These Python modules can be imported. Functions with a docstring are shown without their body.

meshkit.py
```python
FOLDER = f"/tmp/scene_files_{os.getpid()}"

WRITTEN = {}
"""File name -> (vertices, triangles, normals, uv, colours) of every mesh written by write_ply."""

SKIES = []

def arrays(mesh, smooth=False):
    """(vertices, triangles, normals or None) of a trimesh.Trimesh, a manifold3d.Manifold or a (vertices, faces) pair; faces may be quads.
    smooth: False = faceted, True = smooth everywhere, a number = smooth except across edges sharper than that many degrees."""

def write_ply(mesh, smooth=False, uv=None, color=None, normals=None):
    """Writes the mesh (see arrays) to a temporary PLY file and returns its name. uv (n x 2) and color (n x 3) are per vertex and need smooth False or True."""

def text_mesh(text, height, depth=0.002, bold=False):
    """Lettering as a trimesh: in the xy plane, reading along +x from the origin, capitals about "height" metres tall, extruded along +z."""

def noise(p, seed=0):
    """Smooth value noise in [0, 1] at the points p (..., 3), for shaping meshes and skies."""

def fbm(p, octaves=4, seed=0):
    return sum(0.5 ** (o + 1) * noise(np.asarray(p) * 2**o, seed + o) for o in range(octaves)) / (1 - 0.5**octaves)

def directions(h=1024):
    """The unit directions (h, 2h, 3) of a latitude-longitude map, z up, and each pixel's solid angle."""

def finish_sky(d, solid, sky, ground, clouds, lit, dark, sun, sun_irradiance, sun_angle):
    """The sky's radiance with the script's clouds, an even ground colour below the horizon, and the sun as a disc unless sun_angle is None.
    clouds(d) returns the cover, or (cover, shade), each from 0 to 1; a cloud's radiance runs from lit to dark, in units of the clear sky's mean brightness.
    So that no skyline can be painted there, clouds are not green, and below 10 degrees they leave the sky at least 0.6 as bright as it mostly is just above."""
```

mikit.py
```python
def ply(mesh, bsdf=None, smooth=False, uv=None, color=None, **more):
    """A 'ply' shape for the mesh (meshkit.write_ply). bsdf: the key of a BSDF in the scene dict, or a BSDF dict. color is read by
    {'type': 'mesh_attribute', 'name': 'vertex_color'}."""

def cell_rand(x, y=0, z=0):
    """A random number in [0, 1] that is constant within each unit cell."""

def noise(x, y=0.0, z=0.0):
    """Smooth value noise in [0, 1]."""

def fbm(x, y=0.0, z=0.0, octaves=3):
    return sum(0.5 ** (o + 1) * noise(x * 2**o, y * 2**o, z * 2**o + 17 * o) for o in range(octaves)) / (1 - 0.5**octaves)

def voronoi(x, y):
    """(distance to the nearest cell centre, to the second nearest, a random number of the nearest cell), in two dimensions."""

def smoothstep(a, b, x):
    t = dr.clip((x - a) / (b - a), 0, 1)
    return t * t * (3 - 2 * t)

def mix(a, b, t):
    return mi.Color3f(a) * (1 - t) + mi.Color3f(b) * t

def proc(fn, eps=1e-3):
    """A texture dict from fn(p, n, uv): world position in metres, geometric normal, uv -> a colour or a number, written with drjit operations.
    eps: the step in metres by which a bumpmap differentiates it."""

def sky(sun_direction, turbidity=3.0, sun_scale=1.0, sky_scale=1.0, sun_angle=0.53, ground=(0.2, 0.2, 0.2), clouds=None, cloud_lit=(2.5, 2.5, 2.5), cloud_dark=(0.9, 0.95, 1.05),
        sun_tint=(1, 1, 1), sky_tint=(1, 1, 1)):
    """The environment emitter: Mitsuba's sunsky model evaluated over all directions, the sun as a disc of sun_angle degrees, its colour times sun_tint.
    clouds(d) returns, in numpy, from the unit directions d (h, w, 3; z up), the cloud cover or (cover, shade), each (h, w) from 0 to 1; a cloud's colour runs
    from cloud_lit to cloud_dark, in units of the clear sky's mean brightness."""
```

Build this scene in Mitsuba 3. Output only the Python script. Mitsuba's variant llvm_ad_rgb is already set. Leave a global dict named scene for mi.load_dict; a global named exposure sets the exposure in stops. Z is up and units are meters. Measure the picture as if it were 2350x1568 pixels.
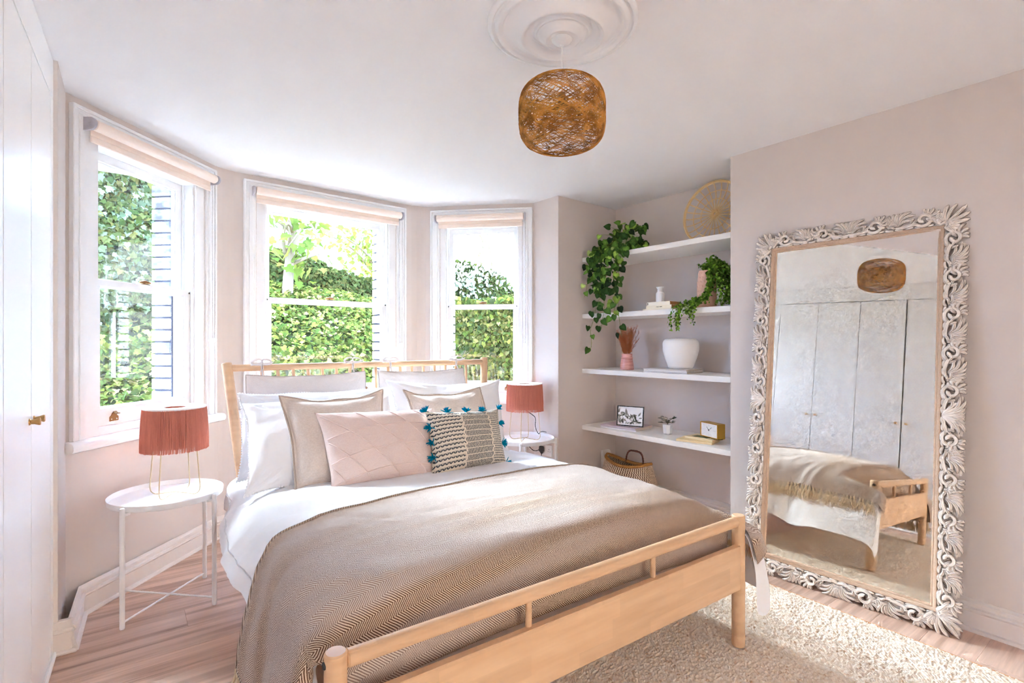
import math, random
import numpy as np, trimesh, drjit as dr, mitsuba as mi, mikit, meshkit
from mikit import proc, noise, fbm, voronoi, cell_rand, smoothstep, mix

scene, labels = {}, {}
T = mi.ScalarTransform4f
rng = np.random.RandomState(7)

def srgb(r, g, b):
    return [float(((c / 255 + 0.055) / 1.055) ** 2.4 if c > 10 else c / 3294.6) for c in (r, g, b)]

# ------------------------------------------------------------------ camera, light, exposure
YAW = math.atan((1175 - 290) / 1185)
FW = np.array([math.sin(YAW), math.cos(YAW), 0.0])
CAM = np.array([0.0, 0.0, 1.30])
scene['camera'] = {'type': 'perspective', 'fov': 2 * math.degrees(math.atan(1175 / 1185)), 'fov_axis': 'x', 'near_clip': 0.05, 'far_clip': 200.0,
                   'principal_point_offset_y': -0.0006,
                   'to_world': T().look_at(origin=CAM.tolist(), target=(CAM + FW).tolist(), up=[0, 0, 1])}

def clouds(d):
    c = meshkit.fbm(d * 2.2 + 5, 4, 3)
    return np.clip(0.55 + 1.2 * (c - 0.35), 0, 1), np.clip(0.5 - (c - 0.5) * 1.5, 0, 1) * 0.25

scene['sky'] = mikit.sky((-0.22, 0.82, 0.53), turbidity=4.0, sun_scale=1.6, sky_scale=1.0, ground=(0.10, 0.10, 0.09), sky_tint=(0.65, 1.0, 1.62),
                         clouds=clouds, cloud_lit=(1.75, 2.62, 4.2), cloud_dark=(1.12, 1.7, 2.75), sun_angle=44.0, sun_tint=(0.67, 1.0, 1.60))
exposure = 6.08

# ------------------------------------------------------------------ helpers
def nkey(base, parent=None):
    k0 = (parent + '__' + base) if parent else base
    if k0 not in USED:
        USED.add(k0); return k0
    i = 1
    while f'{k0}_{i:03d}' in USED: i += 1
    k = f'{k0}_{i:03d}'; USED.add(k); return k
USED = set()

def tag(k, label=None, cat=None, group=None, kind=None):
    d = labels.setdefault(k, {})
    if label: d['label'] = label
    if cat: d['category'] = cat
    if group: d['group'] = group
    if kind: d['kind'] = kind
    return k

def thing(base, label, cat, group=None):
    return tag(nkey(base), label, cat, group)

def obj(base, mesh, m, parent=None, smooth=False, label=None, kind=None, uv=None, color=None, **kw):
    k = nkey(base, parent)
    scene[k] = mikit.ply(mesh, m, smooth, uv=uv, color=color, **kw)
    if label or kind: tag(k, label, kind=kind)
    return k

def reuse(base, plyd, parent=None, to=None, label=None):
    k = nkey(base, parent)
    d = dict(plyd)
    if to is not None: d['to_world'] = to
    scene[k] = d
    if label: tag(k, label)
    return k

def cat(*ms):
    ms = [m for a in ms for m in (a if isinstance(a, (list, tuple)) and not isinstance(a, trimesh.Trimesh) else [a])]
    V, Fc, o = [], [], 0
    for m in ms:
        V.append(np.asarray(m.vertices)); Fc.append(np.asarray(m.faces) + o); o += len(V[-1])
    return trimesh.Trimesh(np.vstack(V), np.vstack(Fc), process=False)

def tm(v, f):
    return trimesh.Trimesh(np.asarray(v, float), np.asarray(f, int), process=False)

def box(x0, x1, y0, y1, z0, z1, bv=0.0):
    if bv <= 0:
        m = trimesh.creation.box(extents=(x1 - x0, y1 - y0, z1 - z0)); m.apply_translation(((x0 + x1) / 2, (y0 + y1) / 2, (z0 + z1) / 2)); return m
    c = np.array([(x0 + x1) / 2, (y0 + y1) / 2, (z0 + z1) / 2]); h = np.array([(x1 - x0) / 2, (y1 - y0) / 2, (z1 - z0) / 2])
    bv = min(bv, h.min() * 0.95); P = []
    for s in np.ndindex(2, 2, 2):
        s = np.array(s) * 2 - 1
        for a in range(3):
            q = h - bv; q[a] = h[a]; P.append(c + s * q)
    return trimesh.convex.convex_hull(np.array(P))

def xf(m, M):
    m = m.copy(); m.apply_transform(M); return m

def frame(o, x, y, z):
    M = np.eye(4); M[:3, 0], M[:3, 1], M[:3, 2], M[:3, 3] = x, y, z, o; return M

def unit(v):
    v = np.asarray(v, float); return v / np.linalg.norm(v)

def tube(P, r, n=8, closed=False, caps=True, flat=1.0, up=None):
    """a tube along the points P with radii r; flat scales its second axis"""
    P = np.asarray(P, float); N = len(P); r = np.broadcast_to(np.asarray(r, float), (N,))
    Tn = (np.roll(P, -1, 0) - np.roll(P, 1, 0)) if closed else np.gradient(P, axis=0)
    Tn /= np.maximum(np.linalg.norm(Tn, axis=1, keepdims=True), 1e-12)
    a = np.array(up, float) if up is not None else (np.array([0, 0, 1.0]) if abs(Tn[0, 2]) < 0.9 else np.array([1.0, 0, 0]))
    A = np.zeros_like(P)
    for i in range(N):
        a = (np.array(up, float) if up is not None else a); a = a - Tn[i] * (a @ Tn[i]); l = np.linalg.norm(a)
        a = a / l if l > 1e-9 else A[i - 1]; A[i] = a
    Bn = np.cross(Tn, A)
    th = np.arange(n) * 2 * np.pi / n
    V = P[:, None] + r[:, None, None] * (np.cos(th)[None, :, None] * Bn[:, None] + flat * np.sin(th)[None, :, None] * A[:, None])
    V = V.reshape(-1, 3); F = []
    M = N if closed else N - 1
    i = np.repeat(np.arange(M), n); j = np.tile(np.arange(n), M); i2 = (i + 1) % N; j2 = (j + 1) % n
    F = np.vstack([np.stack([i * n + j, i2 * n + j2, i * n + j2], 1), np.stack([i * n + j, i2 * n + j, i2 * n + j2], 1)])
    if caps and not closed:
        V = np.vstack([V, P[0], P[-1]]); k = np.arange(n); k2 = (k + 1) % n
        F = np.vstack([F, np.stack([np.full(n, len(V) - 2), k, k2], 1), np.stack([np.full(n, len(V) - 1), (N - 1) * n + k2, (N - 1) * n + k], 1)])
    return tm(V, F)

def rod(a, b, r, n=16):
    """a straight rod with small chamfers at its ends"""
    a, b = np.asarray(a, float), np.asarray(b, float); d = unit(b - a); c = min(r * 0.25, 0.004)
    return tube([a, a + d * c * 0.02, a + d * c, b - d * c, b - d * c * 0.02, b], [r - c, r - c, r, r, r - c, r - c], n)

def lathe(prof, n=48, loc=(0, 0, 0)):
    prof = np.asarray(prof, float); N = len(prof); th = np.arange(n) * 2 * np.pi / n
    V = np.stack([prof[:, None, 0] * np.cos(th), prof[:, None, 0] * np.sin(th), np.broadcast_to(prof[:, None, 1], (N, n))], -1).reshape(-1, 3) + np.array(loc)
    i = np.repeat(np.arange(N - 1), n); j = np.tile(np.arange(n), N - 1); j2 = (j + 1) % n
    F = np.vstack([np.stack([i * n + j, i * n + j2, (i + 1) * n + j2], 1), np.stack([i * n + j, (i + 1) * n + j2, (i + 1) * n + j], 1)])
    return tm(V, F)

def grid(P, flip=False):
    """a sheet from the points P (nu, nv, 3)"""
    nu, nv = P.shape[:2]
    i, j = np.meshgrid(np.arange(nu - 1), np.arange(nv - 1), indexing='ij'); a = (i * nv + j).ravel()
    F = np.vstack([np.stack([a, a + nv, a + nv + 1], 1), np.stack([a, a + nv + 1, a + 1], 1)])
    if flip: F = F[:, ::-1]
    return tm(P.reshape(-1, 3), F)

def prism(poly, z0, z1):
    from shapely.geometry import Polygon
    m = trimesh.creation.extrude_polygon(Polygon(poly), z1 - z0, engine='earcut'); m.apply_translation((0, 0, z0)); return m

def sweep_profile(prof, P, closed_prof=True):
    """a moulding: the profile (offset to the left of the path, height) run along the floor points P with mitred corners"""
    P = np.asarray(P, float); N = len(P); D = np.diff(P, axis=0); D /= np.linalg.norm(D, axis=1, keepdims=True)
    nrm = np.stack([-D[:, 1], D[:, 0]], 1); M = np.zeros((N, 2))
    for i in range(N):
        a, b = nrm[max(i - 1, 0)], nrm[min(i, N - 2)]; m = a + b; M[i] = m / (m @ a)
    prof = np.asarray(prof, float); n = len(prof)
    V = np.array([[P[i, 0] + M[i, 0] * p[0], P[i, 1] + M[i, 1] * p[0], p[1]] for i in range(N) for p in prof]); F = []
    for i in range(N - 1):
        for j in range(n):
            j2 = (j + 1) % n; F += [[i * n + j, (i + 1) * n + j, (i + 1) * n + j2], [i * n + j, (i + 1) * n + j2, i * n + j2]]
    for k in range(1, n - 1): F += [[0, k, k + 1], [(N - 1) * n, (N - 1) * n + k + 1, (N - 1) * n + k]]
    return tm(V, F)

def bez(p0, p1, p2, n=8):
    t = np.linspace(0, 1, n)[:, None]; p0, p1, p2 = map(np.asarray, (p0, p1, p2)); return (1 - t) ** 2 * p0 + 2 * t * (1 - t) * p1 + t * t * p2

def spline(P, n):
    from scipy.interpolate import CubicSpline
    P = np.asarray(P, float); d = np.r_[0, np.cumsum(np.linalg.norm(np.diff(P, axis=0), axis=1))]
    return CubicSpline(d, P)(np.linspace(0, d[-1], n))

def pf(x, a, b):
    t = np.clip((x - a) / (b - a), 0, 1); return t * t * (3 - 2 * t)

# ------------------------------------------------------------------ materials
def pr(base, rough=0.5, **kw):
    b = base if isinstance(base, dict) else {'type': 'rgb', 'value': [float(x) for x in base]}
    return {'type': 'twosided', 'b': {'type': 'principled', 'base_color': b, 'roughness': rough, **kw}}
def bump(tex, scale, inner):
    return {'type': 'twosided', 'b': {'type': 'bumpmap', 'arbitrary': tex, 'scale': scale, 'b': inner['b'] if inner['type'] == 'twosided' else inner}}
VC = {'type': 'mesh_attribute', 'name': 'vertex_color'}
def df(base):
    b = base if isinstance(base, dict) else {'type': 'rgb', 'value': [float(x) for x in base]}
    return {'type': 'twosided', 'b': {'type': 'diffuse', 'reflectance': b}}

def wall_tex(p, n, uv):
    v = fbm(p.x * 3 + p.y * 2, p.y * 3, p.z * 3, 2)
    return mix(WALL_A, WALL_B, v)
WALL_A, WALL_B = (0.655, 0.585, 0.545), (0.68, 0.61, 0.57)
MAT = scene
MAT['m_wall'] = df(proc(wall_tex))
MAT['m_ceiling'] = df((0.83, 0.82, 0.815))
MAT['m_gloss_white'] = pr((0.80, 0.80, 0.805), 0.35, specular=0.4)
MAT['m_wardrobe'] = pr((0.80, 0.80, 0.80), 0.28, specular=0.5)
MAT['m_shelf'] = pr((0.78, 0.755, 0.72), 0.45, specular=0.3)
MAT['m_white_metal'] = pr((0.80, 0.79, 0.79), 0.35, specular=0.5)
MAT['m_skirt'] = pr((0.70, 0.635, 0.595), 0.4, specular=0.4)
def floor_tex(p, n, uv):
    row = dr.floor(p.y / 0.185 + 100.0)
    plank = dr.floor((p.x + cell_rand(row, 3.0) * 1.6) / 1.6 + 50.0)
    r = cell_rand(row, plank, 5.0)
    g = fbm(p.x * 2.2 + r * 40, p.y * 34 + r * 20, 0.0, 4)
    h = fbm(p.x * 9 + r * 40, p.y * 160, 3.0, 2)
    k = fbm(p.x * 3 + r * 9, p.y * 7 + r * 5, 8.0, 3)
    c = mix(srgb(204, 174, 156), srgb(178, 146, 128), smoothstep(0.3, 0.75, g))
    c = mix(c, mi.Color3f(srgb(134, 98, 78)), smoothstep(0.6, 0.85, g) * smoothstep(0.45, 0.7, k) * 0.8)
    c = c * (0.9 + 0.2 * r) * (0.92 + 0.16 * h)
    return c
MAT['m_floor'] = pr(proc(floor_tex), 0.45, specular=0.35)
MAT['m_floor_gap'] = df(srgb(80, 60, 48))
def birch_tex(p, n, uv):
    q = fbm(p.x * 5, p.y * 40 , p.z * 40, 3)
    row = dr.floor(p.z / 0.062); colm = dr.floor(p.x / 0.34 + cell_rand(row, 2.0) * 3)
    r = cell_rand(row, colm, 1.0)
    c = mix(srgb(214, 180, 146), srgb(197, 157, 120), q)
    return c * (0.95 + 0.10 * r)
MAT['m_birch'] = pr(proc(birch_tex), 0.42, specular=0.35)
MAT['m_glass'] = {'type': 'thindielectric', 'int_ior': 1.5}
MAT['m_mirror'] = {'type': 'conductor', 'material': 'Ag'}
MAT['m_brass'] = pr(srgb(196, 150, 92), 0.3, metallic=1.0)
MAT['m_brass_dark'] = pr(srgb(150, 112, 74), 0.4, metallic=0.9)
MAT['m_chrome'] = pr((0.7, 0.69, 0.68), 0.2, metallic=1.0)
MAT['m_black'] = pr((0.02, 0.02, 0.02), 0.5)
MAT['m_grey'] = pr(srgb(176, 172, 178), 0.5)
MAT['m_blind'] = df(srgb(236, 220, 208))
MAT['m_bead'] = pr(srgb(150, 140, 140), 0.4)
MAT['m_linen'] = df(proc(lambda p, n, uv: mix(srgb(222, 214, 210), srgb(208, 199, 196), fbm(p.x * 300, p.y * 300, p.z * 300, 2))))
MAT['m_white_cotton'] = df((0.83, 0.83, 0.85))
MAT['m_leaf'] = {'type': 'principledthin', 'base_color': VC, 'roughness': 0.4, 'diff_trans': 0.4, 'eta': 1.4}
MAT['m_vc'] = df(VC)
MAT['m_vc_gloss'] = pr(VC, 0.45, specular=0.4)

# ------------------------------------------------------------------ the room
H = 2.465
W1L, W1R = np.array([-0.227, 3.176]), np.array([0.466, 3.906])
W2L, W2R = np.array([0.633, 3.968]), np.array([1.900, 4.043])
W3L, W3R = np.array([2.096, 3.993]), np.array([2.736, 3.358])
CORN, ALC, BRE = np.array([2.753, 3.071]), np.array([3.459, 3.103]), np.array([3.050, 1.783])
ALB = np.array([3.465, 1.78])
RFAR = np.array([3.100, -1.75])
WARD = np.array([-0.242, 2.845])
WARD2 = np.array([-0.380, -1.75])
def arc(a, b, c, n=6):
    return bez(a, b, c, n)
def meet(p, d, q, e):
    A = np.array([d, -e]).T; t = np.linalg.solve(A, q - p); return p + d * t[0]
dW1, dW2, dW3 = unit(W1R - W1L), unit(W2R - W2L), unit(W3R - W3L)
bend1 = arc(W1R, meet(W1R, dW1, W2L, dW2), W2L)
bend2 = arc(W2R, meet(W2R, dW2, W3L, dW3), W3L)

# floor: a base and its boards
k = obj('floor', box(-0.6, 3.7, -1.9, 4.4, -0.08, -0.012), 'm_floor_gap', kind='structure')
plank_id = {}
def cr(x, y, z=0.0):
    def u(v): return (int(math.floor(v)) + 1000000) & 0xFFFFFFFF
    h = (u(x) * 374761393 + u(y) * 668265263 + u(z) * 2147483647) & 0xFFFFFFFF
    h = ((h ^ (h >> 13)) * 1274126177) & 0xFFFFFFFF
    return ((h ^ (h >> 16)) & 0xFFFFFF) / 16777215.0
for row in range(math.floor(-1.8 / 0.185), math.floor(4.25 / 0.185) + 1):
    R_ = row + 100
    off = cr(R_, 3.0) * 1.6
    y0, y1 = row * 0.185, (row + 1) * 0.185
    for pl in range(-2, 4):
        x0, x1 = pl * 1.6 - off, (pl + 1) * 1.6 - off
        x0, x1 = max(x0, -0.55), min(x1, 3.65)
        if x1 - x0 < 0.03: continue
        obj('plank', box(x0 + 0.0003, x1 - 0.0003, y0 + 0.0003, y1 - 0.0003, -0.013, 0.0, 0.0005), 'm_floor', k)

obj('ceiling', box(-0.6, 3.7, -1.9, 4.5, H, H + 0.1), 'm_ceiling', kind='structure')

def wall(name, P, z0=0.0, z1=H, thick=0.12, m='m_wall'):
    """a wall standing on the floor points P, thick to the left of the path"""
    P = np.asarray(P, float)
    return obj(name, sweep_profile([(0, z0), (0, z1), (thick, z1), (thick, z0)], P), m, kind='structure')

# ------------------------------------------------------------------ windows
SILL, HEADZ = 0.83, 2.425
def window(idx, p, d, width, mL, mR, cord_side):
    """a sash window in the wall that starts at p and runs along d (outside to its left); local axes: t along, o outward, z up"""
    d3 = np.array([d[0], d[1], 0.0]); n3 = np.array([-d[1], d[0], 0.0])
    M = frame(np.array([p[0], p[1], 0.0]), d3, n3, np.array([0, 0, 1.0]))
    L = lambda m: xf(m, M)
    t = nkey(f'window_{idx}'); tag(t, kind='structure')
    a0, a1 = 0.012, width - 0.012          # architrave's outer edges
    aw = 0.078
    # architrave: a stepped moulding round three sides
    def leg(x0, x1, z0, z1, o0, o1, b=0.003): return box(x0, x1, o0, o1, z0, z1, b)
    arch = []
    for (w0, w1, pr_) in ((0.0, 0.016, 0.030), (0.016, 0.034, 0.022), (0.034, 0.060, 0.026), (0.060, aw, 0.014)):
        arch += [leg(a0 + w0, a0 + w1 + 0.001, SILL - 0.0, HEADZ - w0, -pr_, 0.0), leg(a1 - w1 - 0.001, a1 - w0, SILL, HEADZ - w0, -pr_, 0.0),
                 leg(a0 + w0, a1 - w0, HEADZ - w1 - 0.001, HEADZ - w0, -pr_, 0.0)]
    obj('architrave', L(cat(arch)), 'm_gloss_white', t)
    # box frame lining
    bx0, bx1 = a0 + aw, a1 - aw
    s0, s1 = mL, width - mR                # sash opening
    lin = [box(bx0 - 0.02, s0, 0.0, 0.16, SILL, HEADZ - aw + 0.02, 0.002), box(s1, bx1 + 0.02, 0.0, 0.16, SILL, HEADZ - aw + 0.02, 0.002),
           box(s0 - 0.01, s1 + 0.01, 0.002, 0.16, 2.285, HEADZ - aw + 0.02, 0.002)]
    obj('box_frame', L(cat(lin)), 'm_gloss_white', t)
    bead = [box(s0, s0 + 0.012, 0.012, 0.032, SILL + 0.04, 2.285, 0.003), box(s1 - 0.012, s1, 0.012, 0.032, SILL + 0.04, 2.285, 0.003)]
    pb = [box(s0, s0 + 0.011, 0.080, 0.090, 1.60, 2.285, 0.002), box(s1 - 0.011, s1, 0.080, 0.090, 1.60, 2.285, 0.002)]
    obj('staff_bead', L(cat(bead + pb)), 'm_gloss_white', t)
    # sill board with a rounded nose
    ns = [(-0.055, SILL - 0.002), (-0.064, SILL - 0.008), (-0.069, SILL - 0.020), (-0.069, SILL - 0.032), (-0.062, SILL - 0.045), (-0.050, SILL - 0.050), (0.16, SILL - 0.050), (0.16, SILL)]
    ns = ns + [(-0.04, SILL)]
    sm = prism([(o, z) for o, z in ns], -0.025, width + 0.02)
    MM = np.eye(4); MM[:3, :3] = np.array([[0, 0, 1], [1, 0, 0], [0, 1, 0]]); sm = xf(sm, MM)
    obj('sill', L(sm), 'm_gloss_white', t, smooth=35)
    obj('bottom_rail', L(box(s0 - 0.03, s1 + 0.03, 0.006, 0.05, SILL - 0.001, 0.868, 0.003)), 'm_gloss_white', t)
    # sashes
    sw = 0.046
    def sash(base, z0, z1, zb, zt, o0):
        q = nkey(base, t)
        st = [box(s0 + 0.002, s0 + sw, o0, o0 + 0.045, z0, z1, 0.004), box(s1 - sw, s1 - 0.002, o0, o0 + 0.045, z0, z1, 0.004),
              box(s0 + 0.01, s1 - 0.01, o0 + 0.0005, o0 + 0.0445, z0, zb, 0.004), box(s0 + 0.01, s1 - 0.01, o0 + 0.0005, o0 + 0.0445, zt, z1, 0.004)]
        ov = [box(s0 + sw - 0.004, s0 + sw + 0.006, o0 + 0.010, o0 + 0.02, zb, zt, 0.003), box(s1 - sw - 0.006, s1 - sw + 0.004, o0 + 0.010, o0 + 0.02, zb, zt, 0.003),
              box(s0 + sw, s1 - sw, o0 + 0.010, o0 + 0.02, zb - 0.004, zb + 0.006, 0.003), box(s0 + sw, s1 - sw, o0 + 0.010, o0 + 0.02, zt - 0.006, zt + 0.004, 0.003)]
        scene[q] = mikit.ply(L(cat(st + ov)), 'm_gloss_white')
        pane = grid(np.array([[[s0 + sw - 0.006, o0 + 0.024, zb - 0.006], [s0 + sw - 0.006, o0 + 0.024, zt + 0.006]], [[s1 - sw + 0.006, o0 + 0.024, zb - 0.006], [s1 - sw + 0.006, o0 + 0.024, zt + 0.006]]]))
        obj('pane', L(pane), 'm_glass', q)
        return q
    lo = sash('lower_sash', 0.868, 1.622, 0.962, 1.584, 0.034)
    up = sash('upper_sash', 1.585, 2.285, 1.618, 2.238, 0.092)
    # stop screws on the meeting rail, a lift and a catch
    for x in (s0 + 0.018, s1 - 0.018):
        obj('stop_screw', L(xf(lathe([(0, -0.001), (0.005, 0), (0.005, 0.004), (0, 0.004)], 10), frame([x, 0.034, 1.604], [1, 0, 0], [0, 0, 1], [0, -1, 0]))), 'm_black', lo)
    cx = (s0 + s1) / 2
    catch = [box(cx - 0.028, cx + 0.028, 0.040, 0.070, 1.622, 1.627, 0.002), tube([[cx - 0.03, 0.055, 1.634], [cx, 0.052, 1.640], [cx + 0.035, 0.046, 1.634]], [0.004, 0.009, 0.005], 8), rod([cx, 0.055, 1.626], [cx, 0.055, 1.640], 0.008, 10)]
    obj('sash_catch', L(cat(catch)), 'm_brass_dark', t, smooth=40)
    lifts = [0.18] if idx == 1 else ([0.2, 0.8] if idx == 2 else [0.1, 0.85])
    for f in lifts:
        lx = s0 + (s1 - s0) * f
        poly = [(-0.026, 0), (0.026, 0), (0.026, 0.022), (0.018, 0.028), (0.010, 0.042), (0.0, 0.046), (-0.010, 0.042), (-0.018, 0.028), (-0.026, 0.022)]
        m = prism(poly, 0, 0.003); m = xf(m, frame([lx, 0.034, 0.888], [1, 0, 0], [0, 0, 1], [0, -1, 0]))
        tt = np.linspace(0, 1, 9); hp = np.stack([0 * tt, -0.004 - 0.026 * np.sin(tt * 1.5), 0.040 + 0.008 * np.cos(tt * 5) * (1 - tt)], 1)
        hook = grid(np.stack([hp + [lx - 0.010, 0.034, 0.888], hp + [lx + 0.010, 0.034, 0.888]], 1)); hook2 = hook.copy(); hook2.apply_translation((0, 0, 0.003))
        lk = obj('sash_lift', L(cat(m, hook, hook2)), 'm_brass_dark', t, label='bronze sash lift')
        for sx in (-0.015, 0.015): obj('screw', L(xf(lathe([(0, 0.0045), (0.0035, 0.004), (0.004, 0.003), (0.0, 0.002)], 8), frame([lx + sx, 0.034, 0.898], [1, 0, 0], [0, 0, 1], [0, -1, 0]))), 'm_chrome', lk)
    # outside: the wall's brick reveal is built with the wall
    return M, s0, s1

wins = [(1, W1L, dW1, np.linalg.norm(W1R - W1L), 0.168, 0.168, 'r'), (2, W2L, dW2, np.linalg.norm(W2R - W2L), 0.158, 0.158, 'r'), (3, W3L, dW3, np.linalg.norm(W3R - W3L), 0.140, 0.130, 'r')]
WM = [window(*w) for w in wins]

# bay walls: below, above and beside each window, then the rounded corners
def bay_wall(name, p, d, width, mL, mR):
    d3 = np.array([d[0], d[1], 0.0]); n3 = np.array([-d[1], d[0], 0.0]); M = frame(np.array([p[0], p[1], 0.0]), d3, n3, np.array([0, 0, 1.0]))
    th = 0.16
    return obj(name, xf(cat(box(0, width, 0, th, 0, SILL - 0.048), box(0, width, 0, th, 2.38, H), box(0, 0.10, 0, th, SILL - 0.05, 2.40), box(width - 0.10, width, 0, th, SILL - 0.05, 2.40)), M), 'm_wall', kind='structure')
for (i, p, d, w, a, b, _), nm in zip(wins, ('wall_bay_left', 'wall_bay_centre', 'wall_bay_right')):
    bay_wall(nm, p, d, w, a, b)
wall('wall_bay_corner_left', bend1, thick=0.16); wall('wall_bay_corner_right', bend2, thick=0.16)
wall('wall_left', [WARD + [0.014, 0.0], W1L + [0.0, 0.0]][::1], thick=0.12)
wall('wall_bay_return', [W3R, CORN], thick=0.12)
wall('wall_alcove_side', [CORN, ALC], thick=0.12)
wall('wall_alcove_back', [ALC, ALB], thick=0.1)
wall('wall_alcove_return', [ALB, BRE + [0.06, 0.0]], thick=0.05)
wall('wall_right', [BRE, RFAR], thick=0.1)
# the room's far end behind the camera: a wall with a glazed door added to let in fill light
BX0, BX1, BZ = 0.00, 1.00, 2.05
obj('wall_back', cat(box(-0.6, BX0, -1.87, -1.75, 0, H), box(BX1, 3.3, -1.87, -1.75, 0, H), box(BX0 - 0.01, BX1 + 0.01, -1.87, -1.75, BZ, H)), 'm_wall', kind='structure')
kd = obj('door_1', cat([box(x - 0.03, x + 0.03, -1.84, -1.79, 0, BZ, 0.004) for x in (BX0 + 0.03, BX1 - 0.03)] + [box(BX0, BX1, -1.84, -1.79, z, z + 0.06, 0.004) for z in (0.0, BZ - 0.06)]), 'm_gloss_white', kind='structure')
for a, b in ((BX0 + 0.06, BX1 - 0.06),):
    obj('pane', grid(np.array([[[a, -1.815, 0.06], [a, -1.815, BZ - 0.06]], [[b, -1.815, 0.06], [b, -1.815, BZ - 0.06]]])), 'm_glass', kd)

# skirting boards, with a bead at the floor
SK = [(0, 0.0), (-0.036, 0.0), (-0.036, 0.005), (-0.032, 0.012), (-0.024, 0.016), (-0.021, 0.016), (-0.021, 0.084), (-0.0225, 0.086), (-0.027, 0.089), (-0.029, 0.095), (-0.027, 0.101),
      (-0.020, 0.104), (-0.016, 0.106), (-0.0155, 0.116), (-0.013, 0.124), (-0.007, 0.130), (-0.004, 0.136), (0, 0.138)]
SK = SK[::-1]
def skirt(nm, P, m='m_skirt'):
    obj(nm, sweep_profile(SK, P), m, kind='structure')
skirt('baseboard_left', [WARD + [0.045, 0.0], W1L + [0.045, 0.018], W1R])
skirt('baseboard_bay_left', list(bend1)); skirt('baseboard_bay_centre', [W2L, W2R]); skirt('baseboard_bay_right', list(bend2) + [W3R])
skirt('baseboard_alcove', [W3R, CORN, ALC, ALB])
skirt('baseboard_right', [ALB + [-0.02, 0], BRE, RFAR])
# the skirting's end face and its plinth of wall by the wardrobe
obj('trim_1', cat(box(WARD[0] - 0.01, WARD[0] + 0.060, WARD[1] - 0.006, WARD[1] + 0.02, 0.0, 0.138, 0.004), box(WARD[0] - 0.01, WARD[0] + 0.068, WARD[1] - 0.014, WARD[1], 0.086, 0.104, 0.006), box(WARD[0] - 0.01, WARD[0] + 0.078, WARD[1] - 0.022, WARD[1], 0.0, 0.016, 0.006)), 'm_skirt', kind='structure')
obj('trim_2', box(WARD[0] - 0.08, WARD[0] + 0.014, WARD[1] + 0.0, WARD[1] + 0.03, 0.0, H), 'm_skirt', kind='structure')

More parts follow.
